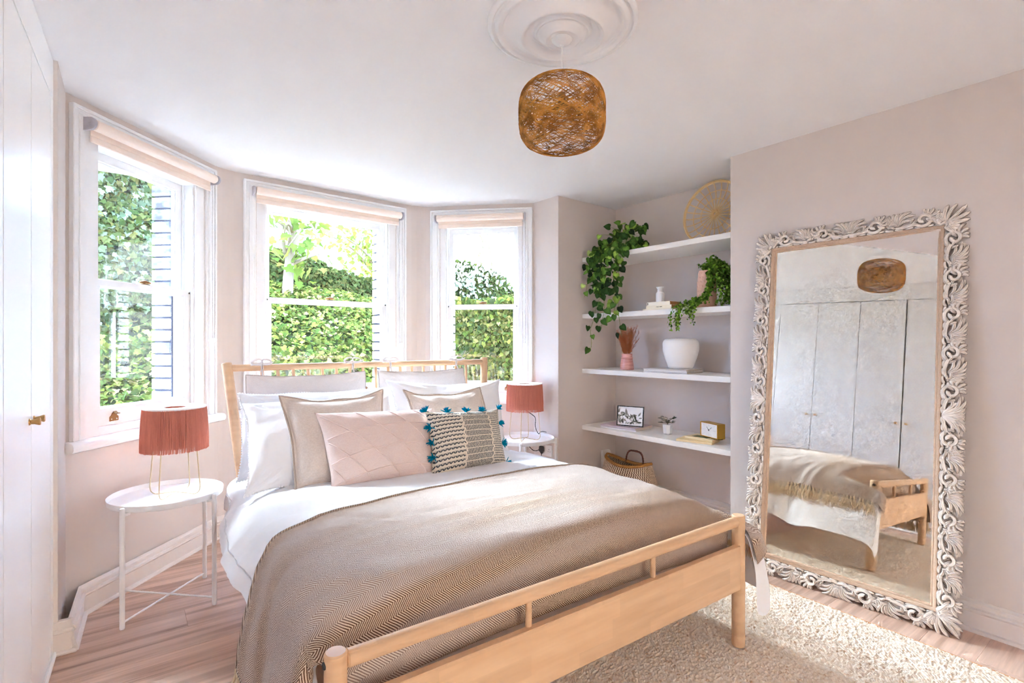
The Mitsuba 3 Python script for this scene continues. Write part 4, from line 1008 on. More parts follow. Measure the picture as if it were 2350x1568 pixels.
# ------------------------------------------------------------------ bedside tables and lamps
def tray_table(c, rot, label):
    k = thing('tray_table', label, 'table'); c = np.array([c[0], c[1], 0.0])
    R_ = 0.243; zt = 0.528
    obj('tray', lathe([(0, zt - 0.006), (R_ - 0.008, zt - 0.006), (R_ - 0.002, zt - 0.004), (R_, zt + 0.000), (R_ + 0.003, zt + 0.022), (R_ + 0.002, zt + 0.024), (R_, zt + 0.022), (R_ - 0.005, zt + 0.002), (R_ - 0.012, zt), (0, zt)], 72, c), 'm_white_metal', k, smooth=40)
    A = [math.radians(rot + 90 * q) for q in range(4)]
    D = [np.array([math.cos(a), math.sin(a), 0]) for a in A]
    for d in D:
        q = c + d * 0.257
        lg = obj('leg', rod(q + [0, 0, 0.001], q + [0, 0, 0.547], 0.0105, 16), 'm_white_metal', k, smooth=35)
        s = np.array([-d[1], d[0], 0])
        obj('bracket', xf(box(-0.035, 0.004, -0.010, 0.010, zt - 0.020, zt - 0.007, 0.002), frame(q, d, s, [0, 0, 1.0])), 'm_white_metal', lg)
    for a, b, dz in ((0, 2, 0.0), (1, 3, 0.0085)):
        obj('cross_bar', rod(c + D[a] * 0.255 + [0, 0, 0.030 + dz], c + D[b] * 0.255 + [0, 0, 0.030 + dz], 0.0045, 10), 'm_white_metal', k, smooth=35)
    return k
TL_, TR_ = np.array([0.165, 3.105]), np.array([2.502, 3.205])
tray_table(TL_, 45.5, 'round white metal tray table on the left of the bed by the wardrobe')
tray_table(TR_, 48, 'round white metal tray table on the right of the bed by the shelves')
MAT['m_fringe'] = df(proc(lambda p, n, uv: mix(srgb(226, 150, 128), srgb(200, 116, 98), fbm(p.x * 160, p.y * 160, p.z * 6, 2))))
MAT['m_shade_in'] = df(srgb(244, 240, 238)); MAT['m_shade_cloth'] = df(srgb(206, 130, 112))
def table_lamp(c, rot, label, seed):
    r = np.random.RandomState(seed); k = thing('table_lamp', label, 'lamp'); zb = 0.5285
    c3 = np.array([c[0], c[1], zb]); zt0, zt1 = 0.238, 0.445
    rb, rt_ = 0.147, 0.137
    for q in range(4):
        a = math.radians(rot + 90 * q); d = np.array([math.cos(a), math.sin(a), 0])
        P = np.vstack([[c3 + [0, 0, 0.0035 + 0.012 * (1 if q % 2 else 1)]], bez(c3 + d * 0.088 + [0, 0, 0.0035], c3 + d * 0.128 + [0, 0, 0.0028], c3 + d * 0.124 + [0, 0, 0.05], 8), [c3 + d * 0.104 + [0, 0, zt0 + 0.05]]])
        obj('leg', tube(P, 0.0025, 8), 'm_lampwire', k, smooth=True)
    th = np.linspace(0, 2 * np.pi, 33)[:-1]
    obj('ring', cat(tube(c3 + np.c_[0.105 * np.cos(th), 0.105 * np.sin(th), np.full(32, zt0 + 0.05)], 0.002, 6, closed=True), *[rod(c3 + [0, 0, zt0 + 0.05], c3 + [0.105 * math.cos(a), 0.105 * math.sin(a), zt0 + 0.05], 0.0018, 6) for a in (0.3, 2.4, 4.5)]), 'm_lampwire', k, smooth=True)
    obj('lamp_holder', lathe([(0, zt0 + 0.03), (0.016, zt0 + 0.03), (0.018, zt0 + 0.06), (0.018, zt0 + 0.09), (0, zt0 + 0.09)], 20, c3), 'm_shade_in', k, smooth=35)
    obj('bulb', lathe([(0.012, zt0 + 0.09), (0.022, zt0 + 0.11), (0.028, zt0 + 0.135), (0.020, zt0 + 0.158), (0, zt0 + 0.165)], 20, c3), 'm_shade_in', k, smooth=True)
    sh = obj('shade', lathe([(rb - 0.006, zt0 + 0.012), (rt_ - 0.004, zt1 - 0.004), (rt_ - 0.006, zt1 - 0.004), (rb - 0.008, zt0 + 0.012)], 64, c3), 'm_shade_cloth', k, smooth=40)
    obj('diffuser', lathe([(0.050, zt1 - 0.005), (rt_ - 0.005, zt1 - 0.005), (rt_ - 0.005, zt1 - 0.002), (0.050, zt1 - 0.002), (0.050, zt1 - 0.005)], 64, c3), 'm_shade_in', sh)
    obj('top_band', lathe([(rt_ - 0.005, zt1 - 0.010), (rt_ - 0.001, zt1 - 0.010), (rt_ + 0.0005, zt1 - 0.004), (rt_ - 0.001, zt1 + 0.0005), (rt_ - 0.005, zt1 + 0.0005), (rt_ - 0.005, zt1 - 0.010)], 64, c3), 'm_shade_in', sh, smooth=30)
    ms = []
    for lay in range(2):
        for a in np.linspace(0, 2 * np.pi, 205, endpoint=False):
            a += r.uniform(-0.008, 0.008); o = 0.0015 * lay + r.uniform(0, 0.0012); n = 5
            t = np.linspace(0, 1, n); w = a + r.uniform(-0.010, 0.010) * t ** 2 + 0.004 * np.sin(t * 5 + r.uniform(0, 6))
            zz = (zt1 - 0.007) + ((zt0 - 0.004 - r.uniform(0, 0.006)) - (zt1 - 0.007)) * t
            rad = (rt_ + (rb - rt_) * t) - 0.002 + o + 0.004 * t * (1 - t) * 2
            ms.append(tube(c3 + np.c_[rad * np.cos(w), rad * np.sin(w), zz], [0.0014, 0.0016, 0.0016, 0.0016, 0.0013], 4, caps=False))
    obj('fringe', cat(ms), 'm_fringe', sh, smooth=True, kind='stuff')
    return k
MAT['m_lampwire'] = pr(srgb(206, 186, 150), 0.28, metallic=1.0)
table_lamp(TL_ + [0.032, 0.005], 55, 'table lamp with coral fringed shade on the left tray table by the wardrobe', 71)
l2 = table_lamp(TR_ + [0.018, 0.0], 38, 'table lamp with coral fringed shade on the right tray table by the socket', 73)
cz = np.array([TR_[0] + 0.018, TR_[1], 0.5285])
obj('flex', tube(spline(np.array([cz + [0, 0, 0.26], cz + [0.035, 0.0, 0.215], cz + [0.055, -0.01, 0.20], cz + [0.10, -0.01, 0.16], cz + [0.10, -0.01, 0.09], cz + [0.125, -0.02, 0.035], cz + [0.180, 0.02, 0.040], cz + [0.232, 0.0, 0.03], cz + [0.245, -0.02, -0.06], cz + [0.243, -0.01, -0.10]]), 50), 0.0026, 8), 'm_black', l2, smooth=True)

# double socket and plug under the right table
sk = thing('wall_socket', 'white double wall socket beside the right bedside table', 'socket')
SX = 2.750
def wallbox(y0, y1, z0, z1, o0, o1, b=0.002): return box(SX - o1, SX - o0, y0, y1, z0, z1, b)
ys0, ys1, zs0, zs1 = 3.135, 3.283, 0.370, 0.462
obj('plate', wallbox(ys0, ys1, zs0, zs1, -0.004, 0.008, 0.003), 'm_white_metal', sk)
for yc in (3.170, 3.243):
    for dy, z, w, h in ((0, 0.428, 0.004, 0.008), (-0.011, 0.410, 0.007, 0.004), (0.011, 0.410, 0.007, 0.004)):
        obj('pin_hole', wallbox(yc + dy - w / 2, yc + dy + w / 2, z - h / 2, z + h / 2, 0.0075, 0.0085, 0.0002), 'm_black', sk)
    obj('rocker', wallbox(yc - 0.02, yc - 0.012, 0.442, 0.454, 0.0075, 0.0105, 0.001), 'm_white_metal', sk)
pgk = thing('plug', 'black plug with a flex in the wall socket under the right tray table', 'plug')
obj('body', cat(wallbox(3.222, 3.268, 0.398, 0.446, 0.009, 0.040, 0.008), wallbox(3.232, 3.258, 0.385, 0.40, 0.012, 0.034, 0.006)), 'm_black', pgk, smooth=40)
obj('flex', cat(tube(spline(np.array([[SX - 0.025, 3.245, 0.388], [SX - 0.026, 3.246, 0.33], [SX - 0.03, 3.25, 0.20], [SX - 0.05, 3.25, 0.012]]), 20), 0.003, 8), tube(spline(np.array([[SX - 0.030, 3.265, 0.42], [SX - 0.06, 3.29, 0.405], [SX - 0.09, 3.31, 0.43], [SX - 0.10, 3.32, 0.46]]), 16), 0.003, 8)), 'm_black', pgk, smooth=True)

# ------------------------------------------------------------------ alcove shelves
SZ = [0.611, 1.077, 1.530, 1.996]
SF0, SF1 = np.array([3.030, 3.098]), np.array([3.064, 1.790])
desc = ['lowest white shelf of the alcove, with the picture and the gold clock', 'white alcove shelf with the big round white pot', 'white alcove shelf with the scalloped pink plant pot', 'topmost white shelf of the alcove, with the trailing plant']
for z, d_ in zip(SZ, desc):
    k = obj('shelf', prism([(SF0[0], SF0[1] - 0.001), (SF1[0], SF1[1] + 0.002), (3.462, 1.792), (3.458, 3.100)], z - 0.036, z), 'm_shelf'); tag(k, d_, 'shelf', 'alcove shelves')

def book(c, ux, L, W, Hh, cover, label, catn='book', pages=(232, 220, 196), spine_text=False, bend=0.0):
    """a closed book lying flat: c the centre of its base, ux the spine's direction; the spine is on the -uy side"""
    ux = unit([ux[0], ux[1], 0]); uy = np.array([-ux[1], ux[0], 0]); M = frame(np.array(c, float), ux, uy, [0, 0, 1.0])
    k = thing(catn.replace(' ', '_'), label, catn); t = 0.0016 if Hh > 0.008 else 0.0006
    m = cat(box(-L / 2, L / 2, -W / 2, W / 2, 0, t, 0.0004), box(-L / 2, L / 2, -W / 2, W / 2, Hh - t, Hh, 0.0004), box(-L / 2, L / 2, -W / 2, -W / 2 + t, 0.0002, Hh - 0.0002, 0.0006))
    obj('cover', xf(m, M), df(srgb(*cover)), k)
    obj('pages', xf(box(-L / 2 + 0.002, L / 2 - 0.002, -W / 2 + t, W / 2 - 0.002, t, Hh - t, 0.0002), M), df(srgb(*pages)), k)
    return k, M
# lowest shelf: magazines with the picture, little plant, books with the clock
ds = unit([SF1[0] - SF0[0], SF1[1] - SF0[1]])            # along the shelf towards the mirror
def flatbook(corner, yaw, L, W, z, Hh, cover, label, catn='book', pages=(232, 220, 196)):
    """corner: the front right corner of the spine; the spine runs back along the shelf front"""
    a = math.radians(yaw); u = np.array([ds[0] * math.cos(a) - ds[1] * math.sin(a), ds[0] * math.sin(a) + ds[1] * math.cos(a)]); v = np.array([-u[1], u[0]])
    if v[0] < 0: v = -v
    c = np.array(corner) - u * L / 2 + v * W / 2
    ux = u if np.cross(u, v) > 0 else -u
    return book((c[0], c[1], z), ux, L, W, Hh, cover, label, catn, pages)
flatbook((3.118, 2.592), 8, 0.325, 0.250, SZ[0], 0.010, (226, 222, 226), 'pale magazine at the bottom of the pair under the framed leaf picture', 'magazine', (220, 206, 190))
flatbook((3.120, 2.600), 5, 0.330, 0.245, SZ[0] + 0.0105, 0.013, (206, 190, 196), 'mauve magazine directly under the framed leaf picture', 'magazine', (216, 198, 178))
pfm = thing('picture_frame', 'small black framed leaf picture standing on magazines on the lowest shelf', 'picture')
fA, fB = np.array([3.135, 2.805]), np.array([3.215, 2.605])
fu = unit(np.r_[fB - fA, 0]); fn = np.array([fu[1], -fu[0], 0]); fn = fn if fn[0] < 0 else -fn
tilt = math.radians(9); fv = np.array([0, 0, 1.0]) * math.cos(tilt) - fn * math.sin(tilt); fw = np.cross(fu, fv); fw = fw if fw @ fn > 0 else -fw
fW = np.linalg.norm(fB - fA); fH = 0.158; MF = frame(np.r_[fA, SZ[0] + 0.0245], fu, fv, fw)
b_ = 0.007
obj('frame', xf(cat(box(0, fW, 0, b_, -0.012, 0, 0.001), box(0, fW, fH - b_, fH, -0.012, 0, 0.001), box(0, b_, 0, fH, -0.012, 0, 0.001), box(fW - b_, fW, 0, fH, -0.012, 0, 0.001)), MF), 'm_black', pfm)
pc = obj('picture', xf(box(b_ - 0.001, fW - b_ + 0.001, b_ - 0.001, fH - b_ + 0.001, -0.010, -0.006), MF), df(srgb(244, 246, 248)), pfm)
obj('easel_back', xf(prism([(fW * 0.40, 0.0), (fW * 0.62, 0.0), (fW * 0.55, fH * 0.72), (fW * 0.45, fH * 0.72)], -0.0005, 0.0015), MF @ np.array([[1, 0, 0, 0], [0, math.cos(0.45), math.sin(0.45), 0.004], [0, -math.sin(0.45), math.cos(0.45), -0.062], [0, 0, 0, 1.0]])), 'm_black', pfm)
rp = np.random.RandomState(5)
def flat_leaf(p, a, l, w, n=9, z=0.0):
    t = np.linspace(0, 1, n); d = np.array([math.cos(a), math.sin(a)]); q = np.array([-d[1], d[0]]); c = p + np.outer(t * l, d) + np.outer(0.18 * l * t * t * (1 if a < 1.57 else -1), -q * 0.4)
    h = w * np.sin(np.pi * t ** 0.8); P = np.stack([np.c_[c + q * h[:, None], np.full(n, z)], np.c_[c - q * h[:, None], np.full(n, z)]], 1); return grid(P)
lv, cols = [], []
for q in range(46):
    x = rp.uniform(0.010, fW * 0.62) if q < 34 else rp.uniform(fW * 0.45, fW - 0.035); y = rp.uniform(0.012, 0.085) * (1 if x < fW * 0.6 else 0.8)
    a = rp.uniform(0.1, 3.0); l = rp.uniform(0.020, 0.042); sh_ = rp.choice([70, 96, 120, 150, 176])
    m = flat_leaf(np.array([x, y]), a, l, l * 0.17, z=-0.0058 + 0.00001 * q); lv.append(m); cols.append(np.tile(srgb(sh_, sh_ + 2, sh_ - 6), (len(m.vertices), 1)))
for (x, y, a, l) in ((fW * 0.36, 0.085, 1.65, 0.055), (fW * 0.30, 0.10, 2.9, 0.04), (fW * 0.80, 0.08, 1.05, 0.040), (fW * 0.82, 0.065, 0.2, 0.03), (fW * 0.55, 0.085, 0.15, 0.045), (fW * 0.06, 0.10, 1.5, 0.04)):
    m = flat_leaf(np.array([x, y]), a, l, l * 0.17, z=-0.0054); lv.append(m); cols.append(np.tile(srgb(128, 130, 124), (len(m.vertices), 1)))
lv2 = cat(lv); lv2.vertices[:, 0] = np.clip(lv2.vertices[:, 0], b_, fW - b_); lv2.vertices[:, 1] = np.clip(lv2.vertices[:, 1], b_, fH - b_)
obj('leaf_print', xf(lv2, MF), 'm_vc', pc, color=np.vstack(cols))

pp = thing('potted_plant', 'small dark leaved plant in a white faceted pot on the lowest shelf', 'plant')
pc_ = np.array([3.240, 2.395, SZ[0]])
def facet(r0, n, z): th = np.arange(n) * 2 * np.pi / n + 0.35; return np.c_[r0 * np.cos(th), r0 * np.sin(th), np.full(n, z)]
def faceted(prof, n, loc):
    V = np.vstack([facet(r_, n, z) for r_, z in prof]) + loc; F = []
    for i in range(len(prof) - 1):
        for j in range(n): j2 = (j + 1) % n; F += [[i * n + j, i * n + j2, (i + 1) * n + j2], [i * n + j, (i + 1) * n + j2, (i + 1) * n + j]]
    return tm(V, F)
obj('pot', faceted([(0.001, 0.006), (0.030, 0.006), (0.032, 0.012), (0.037, 0.066), (0.039, 0.068), (0.039, 0.074), (0.035, 0.074), (0.033, 0.066), (0.001, 0.066)], 8, pc_), 'm_gloss_white', pp)
for a in (0.74, 2.3, 3.88, 5.45): obj('foot', xf(box(-0.008, 0.008, -0.004, 0.004, 0, 0.008, 0.001), frame(pc_ + 0.026 * np.array([math.cos(a), math.sin(a), 0]), [-math.sin(a), math.cos(a), 0], [math.cos(a), math.sin(a), 0], [0, 0, 1])), 'm_gloss_white', pp)
obj('soil', lathe([(0, 0.067), (0.034, 0.066)], 16, pc_), df(srgb(60, 46, 36)), pp)
MAT['m_plantleaf'] = {'type': 'principledthin', 'base_color': VC, 'roughness': 0.35, 'diff_trans': 0.35, 'eta': 1.4}
for q in range(20):
    a = q * 2.4 + 0.3; tip = pc_ + np.array([0.045 * math.cos(a) * rp.uniform(0.5, 1.1), 0.045 * math.sin(a) * rp.uniform(0.5, 1.1), 0.078 + rp.uniform(0, 0.05)])
    if q == 3: tip = pc_ + [0.02, -0.045, 0.135]
    st = tube(bez(pc_ + [0, 0, 0.066], pc_ + [0, 0, 0.095], tip, 6), 0.0012, 5)
    V, F0 = leaf_template(OVAL, 0.2, 0.1); sz = rp.uniform(0.026, 0.036) if q != 3 else 0.016
    d = unit([math.cos(a), math.sin(a), 0.15]); s_ = unit(np.cross(d, [0, 0, 1])); up_ = np.cross(s_, d)
    lf = tm(tip + sz * (V[:, :1] * s_ + V[:, 1:2] * d + V[:, 2:3] * up_), F0)
    lk = obj('leaf', lf, 'm_plantleaf', pp, color=np.tile(np.array(srgb(58, 66, 48)) * rp.uniform(0.8, 1.5), (len(V), 1)))
    obj('stem', st, df(srgb(96, 92, 66)), lk, smooth=True)

flatbook((3.128, 1.962), 12, 0.245, 0.165, SZ[0], 0.014, (238, 214, 170), 'cream paperback at the bottom of the pair under the gold clock', 'book', (226, 196, 150))
kb, Mb = flatbook((3.150, 1.972), -2, 0.215, 0.150, SZ[0] + 0.0145, 0.014, (232, 214, 178), 'cream paperback directly under the gold clock', 'book', (226, 190, 140))
obj('cover_print', xf(cat(box(-0.07, 0.05, -0.05, 0.02, 0.0141, 0.0143)), Mb), df(srgb(120, 120, 92)), kb)
ck = thing('clock', 'gold boxed desk clock with a white face, standing on two books', 'clock')
cA, cB = np.array([3.222, 2.108]), np.array([3.172, 1.945])
cu = unit(np.r_[cB - cA, 0]); cn = np.array([cu[1], -cu[0], 0]); cn = cn if cn[0] < 0 else -cn
cW, cH, cD = np.linalg.norm(cB - cA), 0.100, 0.062; MC = frame(np.r_[cA, SZ[0] + 0.034], cu, [0, 0, 1.0], cn if np.cross(cu, [0, 0, 1.0]) @ cn > 0 else cn)
if np.linalg.det(MC[:3, :3]) < 0: MC = frame(np.r_[cA, SZ[0] + 0.034], cu, [0, 0, 1.0], np.cross(cu, [0, 0, 1.0]))
zs = 1 if (MC[:3, 2] @ cn) > 0 else -1
gold = pr(srgb(206, 160, 66), 0.35, metallic=0.75); e_ = 0.005
zb_ = lambda a, b: (min(zs * a, zs * b), max(zs * a, zs * b))
obj('case', xf(cat(box(0, cW, 0, e_, *zb_(-cD, 0.004), 0.001), box(0, cW, cH - e_, cH, *zb_(-cD, 0.004), 0.001), box(0, e_, 0, cH, *zb_(-cD, 0.004), 0.001), box(cW - e_, cW, 0, cH, *zb_(-cD, 0.004), 0.001), box(0.001, cW - 0.001, 0.001, cH - 0.001, *zb_(-cD, -cD + 0.004))), MC), gold, ck)
obj('case_foot', xf(box(0.01, cW - 0.01, -0.006, 0.0, *zb_(-cD + 0.01, -0.01), 0.001), MC), 'm_black', ck)
fc_ = obj('face', xf(box(e_, cW - e_, e_, cH - e_, *zb_(-0.010, -0.003)), MC), df(srgb(244, 242, 242)), ck)
cc = np.array([cW * 0.47, cH * 0.5]); tk = []
for q in range(12):
    a = q * math.pi / 6; d = np.array([math.sin(a), math.cos(a)]); lim = min((cW / 2 - e_ - 0.004) / max(abs(d[0]), 1e-6), (cH / 2 - e_ - 0.003) / max(abs(d[1]), 1e-6)); p0, p1 = cc + d * lim * 0.55, cc + d * lim * 0.97
    tk.append(tube([[*p0, zs * -0.0026], [*p1, zs * -0.0026]], 0.0005, 4))
obj('hour_marks', xf(cat(tk), MC), df(srgb(190, 188, 190)), fc_)
for a, l, w in ((-0.75, 0.026, 0.0013), (0.95, 0.034, 0.0010)):
    d = np.array([math.sin(a), math.cos(a)]); obj('hand', xf(tube([[*(cc - d * 0.006), zs * -0.0015], [*(cc + d * l), zs * -0.0015]], w, 5), MC), 'm_black', fc_)
obj('hand_boss', xf(lathe([(0, -0.001), (0.0045, -0.001), (0.0045, 0.001), (0, 0.001)], 14, (cc[0], cc[1], zs * -0.0012)), MC), 'm_black', fc_)

# third shelf down: pampas vase, magazines with the round white pot
pv = thing('vase', 'small pink ribbed ceramic vase of dried grass on the alcove shelf', 'vase')
vc = np.array([3.215, 2.765, SZ[1]])
MAT['m_pinkglaze'] = pr(proc(lambda p, n, uv: mix(srgb(222, 164, 152), srgb(200, 132, 122), smoothstep(0.3, 0.8, fbm(p.x * 14, p.y * 14, p.z * 120, 3)))), 0.3, specular=0.5)
vp = [(0, 0.0), (0.050, 0.0), (0.0535, 0.004), (0.0535, 0.022), (0.051, 0.045), (0.046, 0.072), (0.0435, 0.086), (0.044, 0.089), (0.0475, 0.091), (0.0475, 0.096), (0.044, 0.098), (0.0425, 0.101), (0.042, 0.124), (0.0435, 0.128), (0.041, 0.129), (0.038, 0.124), (0.036, 0.10), (0.0, 0.10)]
vp = [(r_ + (0.0006 * math.sin(z * 900) if 0.004 < z < 0.085 and r_ > 0.04 else 0), z) for r_, z in vp]
obj('body', lathe(vp, 48, vc), 'm_pinkglaze', pv, smooth=30)
rg = np.random.RandomState(9); ms = []
gr = thing('dried_grass', 'bunch of rust orange dried pampas grass in the small pink vase', 'dried grass')
MAT['m_pampas'] = df(proc(lambda p, n, uv: mix(srgb(206, 132, 86), srgb(160, 88, 50), fbm(p.x * 90, p.y * 90, p.z * 30, 2))))
for q in range(60):
    a = rg.uniform(0, 2 * np.pi); sp = rg.uniform(0.01, 0.105) ; h = rg.uniform(0.13, 0.24) * (1 - 0.6 * sp)
    base = vc + np.array([0.018 * math.cos(a), 0.018 * math.sin(a), 0.105]); tip = vc + np.array([sp * math.cos(a), sp * math.sin(a), 0.11 + h])
    P = bez(base, base + (tip - base) * [0.3, 0.3, 0.6], tip, 10)
    ms.append(tube(P, 0.0008, 4))
    for i in range(44):
        t = rg.uniform(0.12, 1.0); s0 = np.array([np.interp(t, np.linspace(0, 1, 10), P[:, c]) for c in range(3)])
        d = unit(np.array([math.cos(a), math.sin(a), 2.4]) + rg.normal(0, 0.95, 3)); l = rg.uniform(0.014, 0.034)
        ms.append(tube([s0, s0 + d * l * 0.6, s0 + d * l + [0, 0, 0.002]], [0.0007, 0.0009, 0.0003], 3, caps=False))
obj('plumes', cat(ms), 'm_pampas', gr, smooth=True, kind='stuff')
for q, (yaw, L_, W_, col, dz, hh, lab) in enumerate([(7, 0.335, 0.255, (206, 204, 206), 0.0, 0.0095, 'bottom magazine of the three under the round white pot'), (5, 0.340, 0.250, (232, 230, 230), 0.0100, 0.0085, 'middle magazine of the three under the round white pot'), (6, 0.335, 0.250, (214, 208, 204), 0.0190, 0.0095, 'top magazine of the three, directly under the round white pot')]):
    flatbook((3.098 + 0.002 * q, 2.132 + 0.004 * q), yaw, L_, W_, SZ[1] + dz, hh, col, lab, 'magazine', (200, 186, 164))
pt = thing('round_pot', 'big round matt white pot standing on magazines in the alcove', 'pot')
pcn = np.array([3.245, 2.285, SZ[1] + 0.0290])
from scipy.interpolate import PchipInterpolator
pq = np.array([(0.0, 0.0), (0.078, 0.0), (0.083, 0.004), (0.100, 0.045), (0.117, 0.095), (0.1275, 0.145), (0.127, 0.180), (0.119, 0.205), (0.104, 0.216), (0.094, 0.218), (0.090, 0.214), (0.094, 0.205), (0.105, 0.170), (0.10, 0.10), (0.0, 0.02)])
dd = np.r_[0, np.cumsum(np.hypot(*np.diff(pq, axis=0).T))]; ss = np.linspace(0, dd[-1], 90)
obj('body', lathe(np.c_[PchipInterpolator(dd, pq[:, 0])(ss), PchipInterpolator(dd, pq[:, 1])(ss)], 64, pcn), df(srgb(238, 235, 232)), pt, smooth=True)

# second shelf: three paperbacks with a little vase, scalloped pot with trailing plant
for q, (L_, hh, dz, off, col, lab) in enumerate([(0.245, 0.011, 0.0, 0.0, (234, 226, 208), 'bottom paperback of the three under the small white vase'), (0.215, 0.023, 0.0115, 0.012, (238, 230, 208), 'middle paperback of the three under the small white vase, with tiny print'), (0.200, 0.026, 0.0350, 0.028, (240, 234, 218), 'top paperback of the three, directly under the small white vase')]):
    kk, Mk = flatbook((3.075 + 0.004 * q, 2.232 + off), 3 - 2 * q, L_, 0.135, SZ[2] + dz, hh, col, lab, 'book', (176, 128, 84))
    if q:
        marks = [box(x, x + 0.0022, -0.0679, -0.0674, hh * 0.40, hh * 0.62) for x in np.arange(-0.02, 0.03, 0.0034)] if q == 1 else [box(-0.095, -0.088, -0.0679, -0.0674, hh * 0.2, hh * 0.8)]
        obj('spine_print', xf(cat(marks), Mk), df(srgb(70, 66, 62)), kk)
sv = thing('small_vase', 'small white ceramic bottle vase on three paperbacks', 'vase')
obj('body', lathe([(0, 0.0), (0.028, 0.0), (0.0305, 0.003), (0.031, 0.050), (0.0305, 0.066), (0.026, 0.073), (0.0205, 0.077), (0.0195, 0.084), (0.020, 0.098), (0.024, 0.106), (0.0285, 0.110), (0.0285, 0.114), (0.026, 0.1145), (0.0175, 0.100), (0.017, 0.08), (0.0, 0.078)], 40, (3.155, 2.398, SZ[2] + 0.0615)), 'm_gloss_white', sv, smooth=35)

p2 = thing('trailing_plant', 'small leaved trailing plant in a pink scalloped pot by the mirror side of the shelf', 'plant')
c2 = np.array([3.200, 2.045, SZ[2] + 0.001])
def scale_pot():
    na, nz = 120, 90; th = np.linspace(0, 2 * np.pi, na, endpoint=False); z = np.linspace(0, 0.255, nz)
    TH, Z = np.meshgrid(th, z, indexing='ij'); R_ = np.interp(Z, [0, 0.02, 0.16, 0.255], [0.056, 0.061, 0.061, 0.050])
    nc, rh = 15, 0.031
    row = np.floor(Z / rh); u = TH / (2 * np.pi) * nc + 0.5 * (row % 2); fu = u - np.floor(u) - 0.5; fz = 1 - (Z / rh - row)
    # overlapping scales: each a rounded tongue
    lip = 1 - np.sqrt(np.clip(1 - (fu * 1.9) ** 2, 0, 1)) * 0.9
    inside = fz > lip * 0.55
    h = np.where(inside, 0.0034 * (1 - fz) + 0.0008, 0.0000) + 0.0012 * np.cos(fu * np.pi) * (1 - np.abs(fz - 0.5))
    R_ = R_ + h
    V = np.stack([R_ * np.cos(TH), R_ * np.sin(TH), Z], -1); V = np.concatenate([V, V[:1]], 0)
    return grid(V)
MAT['m_blushpot'] = df(srgb(226, 184, 164))
obj('pot', cat(xf(scale_pot(), trimesh.transformations.translation_matrix(c2)), lathe([(0.051, 0.253), (0.050, 0.258), (0.045, 0.256), (0.044, 0.235), (0, 0.235)], 40, c2), lathe([(0, 0), (0.056, 0.0)], 40, c2)), 'm_blushpot', p2, smooth=35)
obj('soil', lathe([(0, 0.240), (0.045, 0.238)], 20, c2), df(srgb(50, 44, 36)), p2)
rv = np.random.RandomState(17); stems = []; LP, LN = [], []
def vine(P, n, r0=0.0012, gap=0.016):
    P = spline(np.array(P, float), n); stems.append(tube(P, r0, 5)); d = np.r_[0, np.cumsum(np.linalg.norm(np.diff(P, axis=0), axis=1))]
    for s in np.arange(0.02, d[-1], gap):
        q = np.array([np.interp(s, d, P[:, c]) for c in range(3)])
        for _ in range(3): LP.append(q + rv.normal(0, 0.009, 3)); LN.append(unit(rv.normal(0, 0.6, 3) + [-0.6, -0.2, 0.6]))
top = c2 + [0, 0, 0.25]
for q in range(44):                       # spilling over the rim to the mirror side and down behind
    a = rv.uniform(-2.7, 0.5); o = np.array([math.cos(a), math.sin(a), 0]) * rv.uniform(0.07, 0.14); o[1] = min(o[1], 0.03) - 0.045; o[0] = max(o[0], -0.06)
    zl = rv.uniform(-0.24, 0.02)
    vine([top + [0, 0, -0.01], top + o * 0.5 + [0, 0, rv.uniform(0.03, 0.075)], top + o + [0, 0, 0.0], top + o * 1.05 + [rv.uniform(-.02, .02), rv.uniform(-.02, .02), zl]], 14)
for q in range(11):                       # long strands that lie on the shelf and hang over its edge
    y0 = rv.uniform(-0.06, 0.14); ln = rv.uniform(0.05, 0.235) * (1 if 0.02 < y0 else 0.55)
    ex = SF0[0] - c2[0]
    vine([top + [-0.03, -0.05, 0], top + [-0.075, -0.075, -0.06], c2 + [-0.085, -0.05 + y0 * 0.3, 0.075], c2 + [ex + 0.02, y0 + 0.01, 0.025], c2 + [ex - 0.018, y0 + 0.02, -0.012], c2 + [ex - 0.022 + rv.uniform(-.006, .006), y0 + 0.035, -ln * 0.6], c2 + [ex - 0.020, y0 + rv.uniform(0.02, 0.06), -ln]], 30)
for q in range(4):
    a = 1.6 + q * 0.5; vine([top, top + [0.03 * math.cos(a), 0.03 * math.sin(a), 0.04], top + [0.05 * math.cos(a), 0.055 * math.sin(a), 0.05]], 8)
LP, LN = np.array(LP), np.array(LN)
ok = (LP[:, 0] < 3.42) & (LP[:, 1] > 1.805) & ~((np.abs(LP[:, 2] - (SZ[2] - 0.018)) < 0.03) & (LP[:, 0] > SF0[0] - 0.004)) & (LP[:, 2] < SZ[3] - 0.05); LP, LN = LP[ok], LN[ok]
m, c, _ = leaf_cloud(LP, LN, 0.0185, OVAL, [np.array(srgb(*q)) for q in ((96, 140, 42), (124, 168, 54), (74, 112, 38), (50, 74, 34), (150, 180, 84))], rv, 0.4)
obj('foliage', m, 'm_plantleaf', p2, kind='stuff', color=c)
obj('stems', cat(stems), df(srgb(70, 84, 40)), p2, smooth=True, kind='stuff')

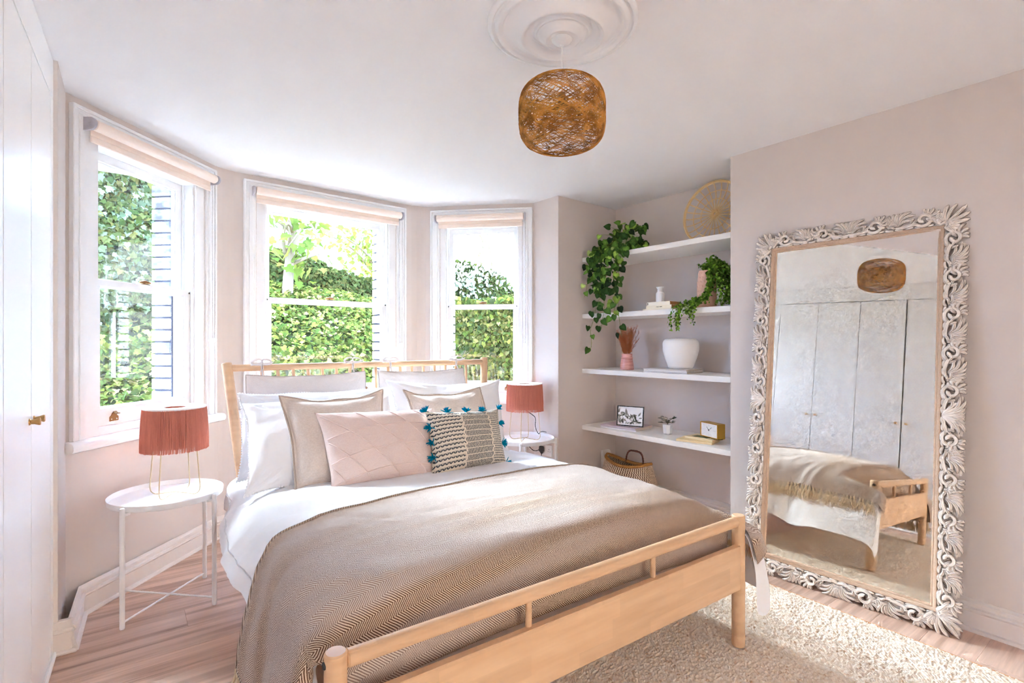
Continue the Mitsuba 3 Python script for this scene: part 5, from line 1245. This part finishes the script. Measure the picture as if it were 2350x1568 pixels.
# top shelf: trailing pothos and the bamboo wheel
p3 = thing('pothos', 'trailing pothos with heart shaped leaves hanging from the top shelf', 'plant')
c3_ = np.array([3.155, 2.715, SZ[3] + 0.001])
obj('pot', lathe([(0, 0.0), (0.060, 0.0), (0.064, 0.004), (0.075, 0.105), (0.076, 0.11), (0.070, 0.11), (0.068, 0.10), (0, 0.098)], 40, c3_), df(srgb(216, 204, 180)), p3, smooth=35)
HEART = np.array([(0, 0.0), (0.22, -0.12), (0.42, 0.0), (0.48, 0.26), (0.36, 0.58), (0.0, 1.0), (-0.36, 0.58), (-0.48, 0.26), (-0.42, 0.0), (-0.22, -0.12)])
rh = np.random.RandomState(23); HV, HF = leaf_template(HEART, 0.22, 0.15)
PALP = [srgb(66, 96, 46), srgb(48, 72, 38), srgb(92, 128, 56), srgb(36, 50, 34), srgb(138, 168, 78), srgb(176, 194, 118)]
PWT = [0.28, 0.22, 0.2, 0.16, 0.09, 0.05]
def heart(P, size, n_, t_, col):
    n_ = unit(n_); t_ = np.array(t_, float); t_ = unit(t_ - n_ * (t_ @ n_)); b = np.cross(t_, n_)
    V = P + size * (HV[:, :1] * b + HV[:, 1:2] * t_ + HV[:, 2:3] * n_)
    c = np.array(col) * rh.uniform(0.6, 1.35, (len(V), 1)); c[0] *= 1.6
    obj('leaf', tm(V, HF), 'm_plantleaf', p3, color=c)
tocam = lambda P: unit(CAM - P)
pst = []
for q in range(120):                        # the crown on the shelf
    P = c3_ + np.array([rh.uniform(-0.13, 0.08), rh.uniform(-0.16, 0.22), rh.uniform(0.03, 0.225)])
    if np.hypot(*(P[:2] - c3_[:2])) < 0.095 and P[2] < SZ[3] + 0.12: P[:2] = c3_[:2] + unit(P[:2] - c3_[:2]) * 0.10
    P[2] -= 0.40 * max(P[1] - c3_[1], 0) + 0.15 * max(c3_[1] - P[1] - 0.06, 0); P[2] = max(P[2], SZ[3] + 0.015)
    pst.append(tube(bez(c3_ + [0, 0, 0.09], (c3_ + P) / 2 + [0, 0, 0.09], P, 7), 0.0013, 5))
    heart(P, rh.uniform(0.045, 0.062), tocam(P) + rh.normal(0, 0.5, 3) + [0, 0, 0.5], rh.normal(0, 0.6, 3) + [-0.3, 0.1, -0.8], PALP[rh.choice(6, p=PWT)])
xf_ = SF0[0] - 0.022
def pvine(Y, ln, z1, k=0.0, leaves=1.0, sz=(0.042, 0.060)):
    pts = [c3_ + [0, 0, 0.10], [3.09, (c3_[1] + Y) / 2, SZ[3] + 0.09], [xf_ + 0.005, Y, SZ[3] + 0.02], [xf_ - 0.012, Y + 0.01, SZ[3] - 0.06]]
    z = SZ[3] - 0.06; y = Y + 0.01
    while z > z1 + 0.05:
        z -= 0.09; y += rh.uniform(-0.022, 0.022) + k * 0.02; pts.append([xf_ - 0.014 + rh.uniform(-0.012, 0.006), y, max(z, z1)])
    P = spline(np.array(pts), 12 * len(pts)); pst.append(tube(P, 0.0016, 6))
    d = np.r_[0, np.cumsum(np.linalg.norm(np.diff(P, axis=0), axis=1))]; s = 0.16; sd = 1
    while s < d[-1]:
        q = np.array([np.interp(s, d, P[:, c]) for c in range(3)]); e = q + np.array([-0.012, sd * rh.uniform(0.012, 0.034), rh.uniform(-0.012, 0.012)])
        pst.append(tube([q, (q + e) / 2 + [0, 0, 0.004], e], 0.0010, 4))
        heart(e, rh.uniform(*sz), tocam(e) + rh.normal(0, 0.45, 3), [rh.normal(0, 0.2), sd * rh.uniform(0.1, 0.9), -1.0], PALP[rh.choice(6, p=PWT)])
        s += rh.uniform(0.026, 0.052) / leaves * (1.0 + 0.9 * max(0, (SZ[3] - 0.33) - q[2]) / 0.3); sd = -sd
for Y, z1, k_, lv_ in ((2.93, 1.70, 0, 1.3), (2.90, 1.72, 0, 1.2), (2.86, 1.66, 0, 1.3), (2.83, 1.76, 0, 1.3), (2.80, 1.40, 0.3, 1.0), (2.76, 1.62, 0, 1.2), (2.74, 1.24, 1.0, 0.9), (2.70, 1.44, -0.2, 0.9), (2.67, 1.60, 0, 1.2), (2.64, 1.80, 0, 1.3), (2.955, 1.62, 0.4, 0.6), (2.61, 1.86, 0, 1.2), (2.72, 1.34, -0.2, 0.7)):
    pvine(Y, 0, z1, k_, lv_)
obj('stems', cat(pst), df(srgb(128, 138, 70)), p3, smooth=True, kind='stuff')

wl = thing('bamboo_wheel', 'round bamboo wheel tray with spokes leaning on the alcove wall', 'wheel')
wlc = np.array([3.385, 2.095, SZ[3] + 0.222]); lean = math.radians(9)
wn = np.array([-math.cos(lean), 0, math.sin(lean)]); wu = np.array([0, -1.0, 0]); wv = np.cross(wn, wu); wv = wv if wv[2] > 0 else -wv
MWl = frame(wlc, wu, wv, wn); MAT['m_bamboo'] = pr(proc(lambda p, n, uv: mix(srgb(238, 212, 160), srgb(218, 180, 120), fbm(p.x * 40, p.y * 40, p.z * 40, 2))), 0.45, specular=0.3)
th = np.linspace(0, 2 * np.pi, 73)[:-1]
ring = lambda r_, w, z: tube(np.c_[r_ * np.cos(th), r_ * np.sin(th), np.full(72, z)], w, 8, closed=True)
for nm_, r_, w, z in (('rim', 0.229, 0.0052, 0.045), ('rim', 0.222, 0.0042, 0.038), ('ring', 0.170, 0.0030, 0.012), ('ring', 0.112, 0.0030, 0.005)): obj(nm_, xf(ring(r_, w, z), MWl), 'm_bamboo', wl, smooth=True)
for q in range(24):
    a = q * math.pi / 12 + 0.05; d = np.array([math.cos(a), math.sin(a)])
    P = np.array([[*(d * r_), z] for r_, z in ((0.012, 0.0), (0.11, 0.000), (0.17, 0.007), (0.205, 0.022), (0.226, 0.044))])
    obj('spoke', xf(tube(spline(P, 14), 0.0038, 6), MWl), 'm_bamboo', wl, smooth=True)
hb = [xf(tube([[0.028 * math.cos(a), 0.028 * math.sin(a), 0.004 + 0.003 * (q % 3)], [-0.028 * math.cos(a + 0.9), -0.028 * math.sin(a + 0.9), 0.006 + 0.004 * (q % 4)]], 0.0048, 6), MWl) for q, a in enumerate(np.linspace(0, 6, 16))]
obj('hub', cat(hb), 'm_bamboo', wl, smooth=True)

# the basket on the floor of the alcove, and the pale casing behind it
bk = thing('basket', 'woven seagrass belly basket with a zigzag pattern on the alcove floor', 'basket')
bc = np.array([3.205, 2.745, 0.002])
def basket_mesh(inner=False):
    na, nz = 560, 152; th = np.linspace(0, 2 * np.pi, na + 1); t = np.linspace(0, 1, nz); TH, TT = np.meshgrid(th, t, indexing='ij')
    ry = np.interp(TT, [0, 0.1, 0.4, 0.75, 1], [0.20, 0.245, 0.268, 0.245, 0.222]); rx = np.interp(TT, [0, 0.1, 0.4, 0.75, 1], [0.13, 0.165, 0.178, 0.13, 0.080])
    hz = 0.318 + 0.045 * np.sin(TH) ** 2 * np.sign(1) 
    Z = hz * TT
    nc, nr = 140, 38
    cu, cr_ = TH / (2 * np.pi) * nc, TT * nr; row = np.floor(cr_); cu = cu + 0.85 * np.where(row % 2 > 0, 1, -1) * (cr_ - row - 0.5)
    fu, fr_ = cu - np.floor(cu) - 0.5, cr_ - row - 0.5
    h = 0.0035 * np.cos(fu * np.pi) * np.cos(fr_ * np.pi)
    if inner: h = -0.008 - h * 0.3
    V = np.stack([bc[0] + (rx + h) * np.cos(TH), bc[1] + (ry + h) * np.sin(TH), bc[2] + Z], -1)
    dark = (np.floor(cu) % 2) > 0.5
    c = np.where(dark[..., None], np.array(srgb(104, 68, 50)), np.array(srgb(236, 214, 188)))
    return grid(V), c.reshape(-1, 3), V
m, c, Vb = basket_mesh(); obj('body', m, 'm_vc', bk, smooth=True, color=c)
m, c, _ = basket_mesh(True); obj('lining', m, 'm_vc', bk, smooth=True, color=c * 0.85)
obj('base', prism([(bc[0] + 0.13 * math.cos(a), bc[1] + 0.20 * math.sin(a)) for a in np.linspace(0, 2 * np.pi, 40)[:-1]], 0.001, 0.012), df(srgb(150, 112, 78)), bk)
rimP = Vb[:-1:3, -1] + [0, 0, 0.002]
rr_ = np.random.RandomState(3)
obj('rim', cat(tube(rimP, 0.0085, 8, closed=True), *[tube([q + [0.010, 0, -0.008], q + [0.0, 0, 0.010], q + [-0.012, 0.004, -0.010]], 0.0032, 5) for q in rimP]), df(proc(lambda p, n, uv: mix(srgb(206, 152, 88), srgb(140, 88, 48), fbm(p.x * 120, p.y * 120, p.z * 120, 2)))), bk, smooth=True)
for sx in (1,):
    y0, y1 = bc[1] + 0.075, bc[1] - 0.085; x_ = bc[0] + 0.070; z0 = 0.312
    P = spline(np.array([[x_, y0, z0], [x_ + 0.004, y0 + 0.004, z0 + 0.055], [x_ + 0.01, y0 - 0.022, z0 + 0.100], [x_ + 0.012, (y0 + y1) / 2, z0 + 0.108], [x_ + 0.01, y1 + 0.020, z0 + 0.098], [x_ + 0.004, y1 - 0.004, z0 + 0.060], [x_, y1 - 0.006, z0]]), 40)
    w_ = 0.0045 * np.r_[np.c_[np.cos(np.arange(40) * 1.5), np.sin(np.arange(40) * 1.5)]]
    obj('handle', cat(tube(P + np.c_[w_[:, 0], np.zeros(40), w_[:, 1]], 0.0052, 7), tube(P - np.c_[w_[:, 0], np.zeros(40), w_[:, 1]], 0.0052, 7)), df(srgb(112, 74, 62)), bk, smooth=True)
cs = tag(obj('casing', cat(prism([(3.262, 3.100), (3.262, 3.050), (3.360, 3.050), (3.360, 3.100)], 0.0, 0.30), tm(*(lambda h: (h.vertices, h.faces))(trimesh.convex.convex_hull([[3.262, 3.100, 0.30], [3.262, 3.050, 0.30], [3.360, 3.050, 0.30], [3.360, 3.100, 0.30], [3.262, 3.100, 0.368], [3.264, 3.072, 0.368], [3.352, 3.072, 0.368], [3.352, 3.100, 0.368]])))), 'm_shelf'), 'pale tapered upright casing on the alcove side wall, behind the woven basket', 'casing')

# ------------------------------------------------------------------ repeats share a group
for pre_, g_ in (('pillow', 'white pillows on the bed'), ('headboard_cushion', 'headboard cushions tied to the rail'), ('flanged_cushion', 'oatmeal linen cushions on the bed'), ('tray_table', 'white tray tables beside the bed'),
                 ('table_lamp', 'coral fringed bedside lamps'), ('roller_blind', 'cream roller blinds'), ('shelf', 'alcove shelves'), ('magazine', 'magazines on the alcove shelves'), ('book', 'paperbacks on the alcove shelves'), ('tree', 'trees in the garden')):
    for k_ in labels:
        if '__' not in k_ and (k_ == pre_ or (k_.startswith(pre_ + '_') and k_[len(pre_) + 1:].isdigit())): labels[k_]['group'] = g_
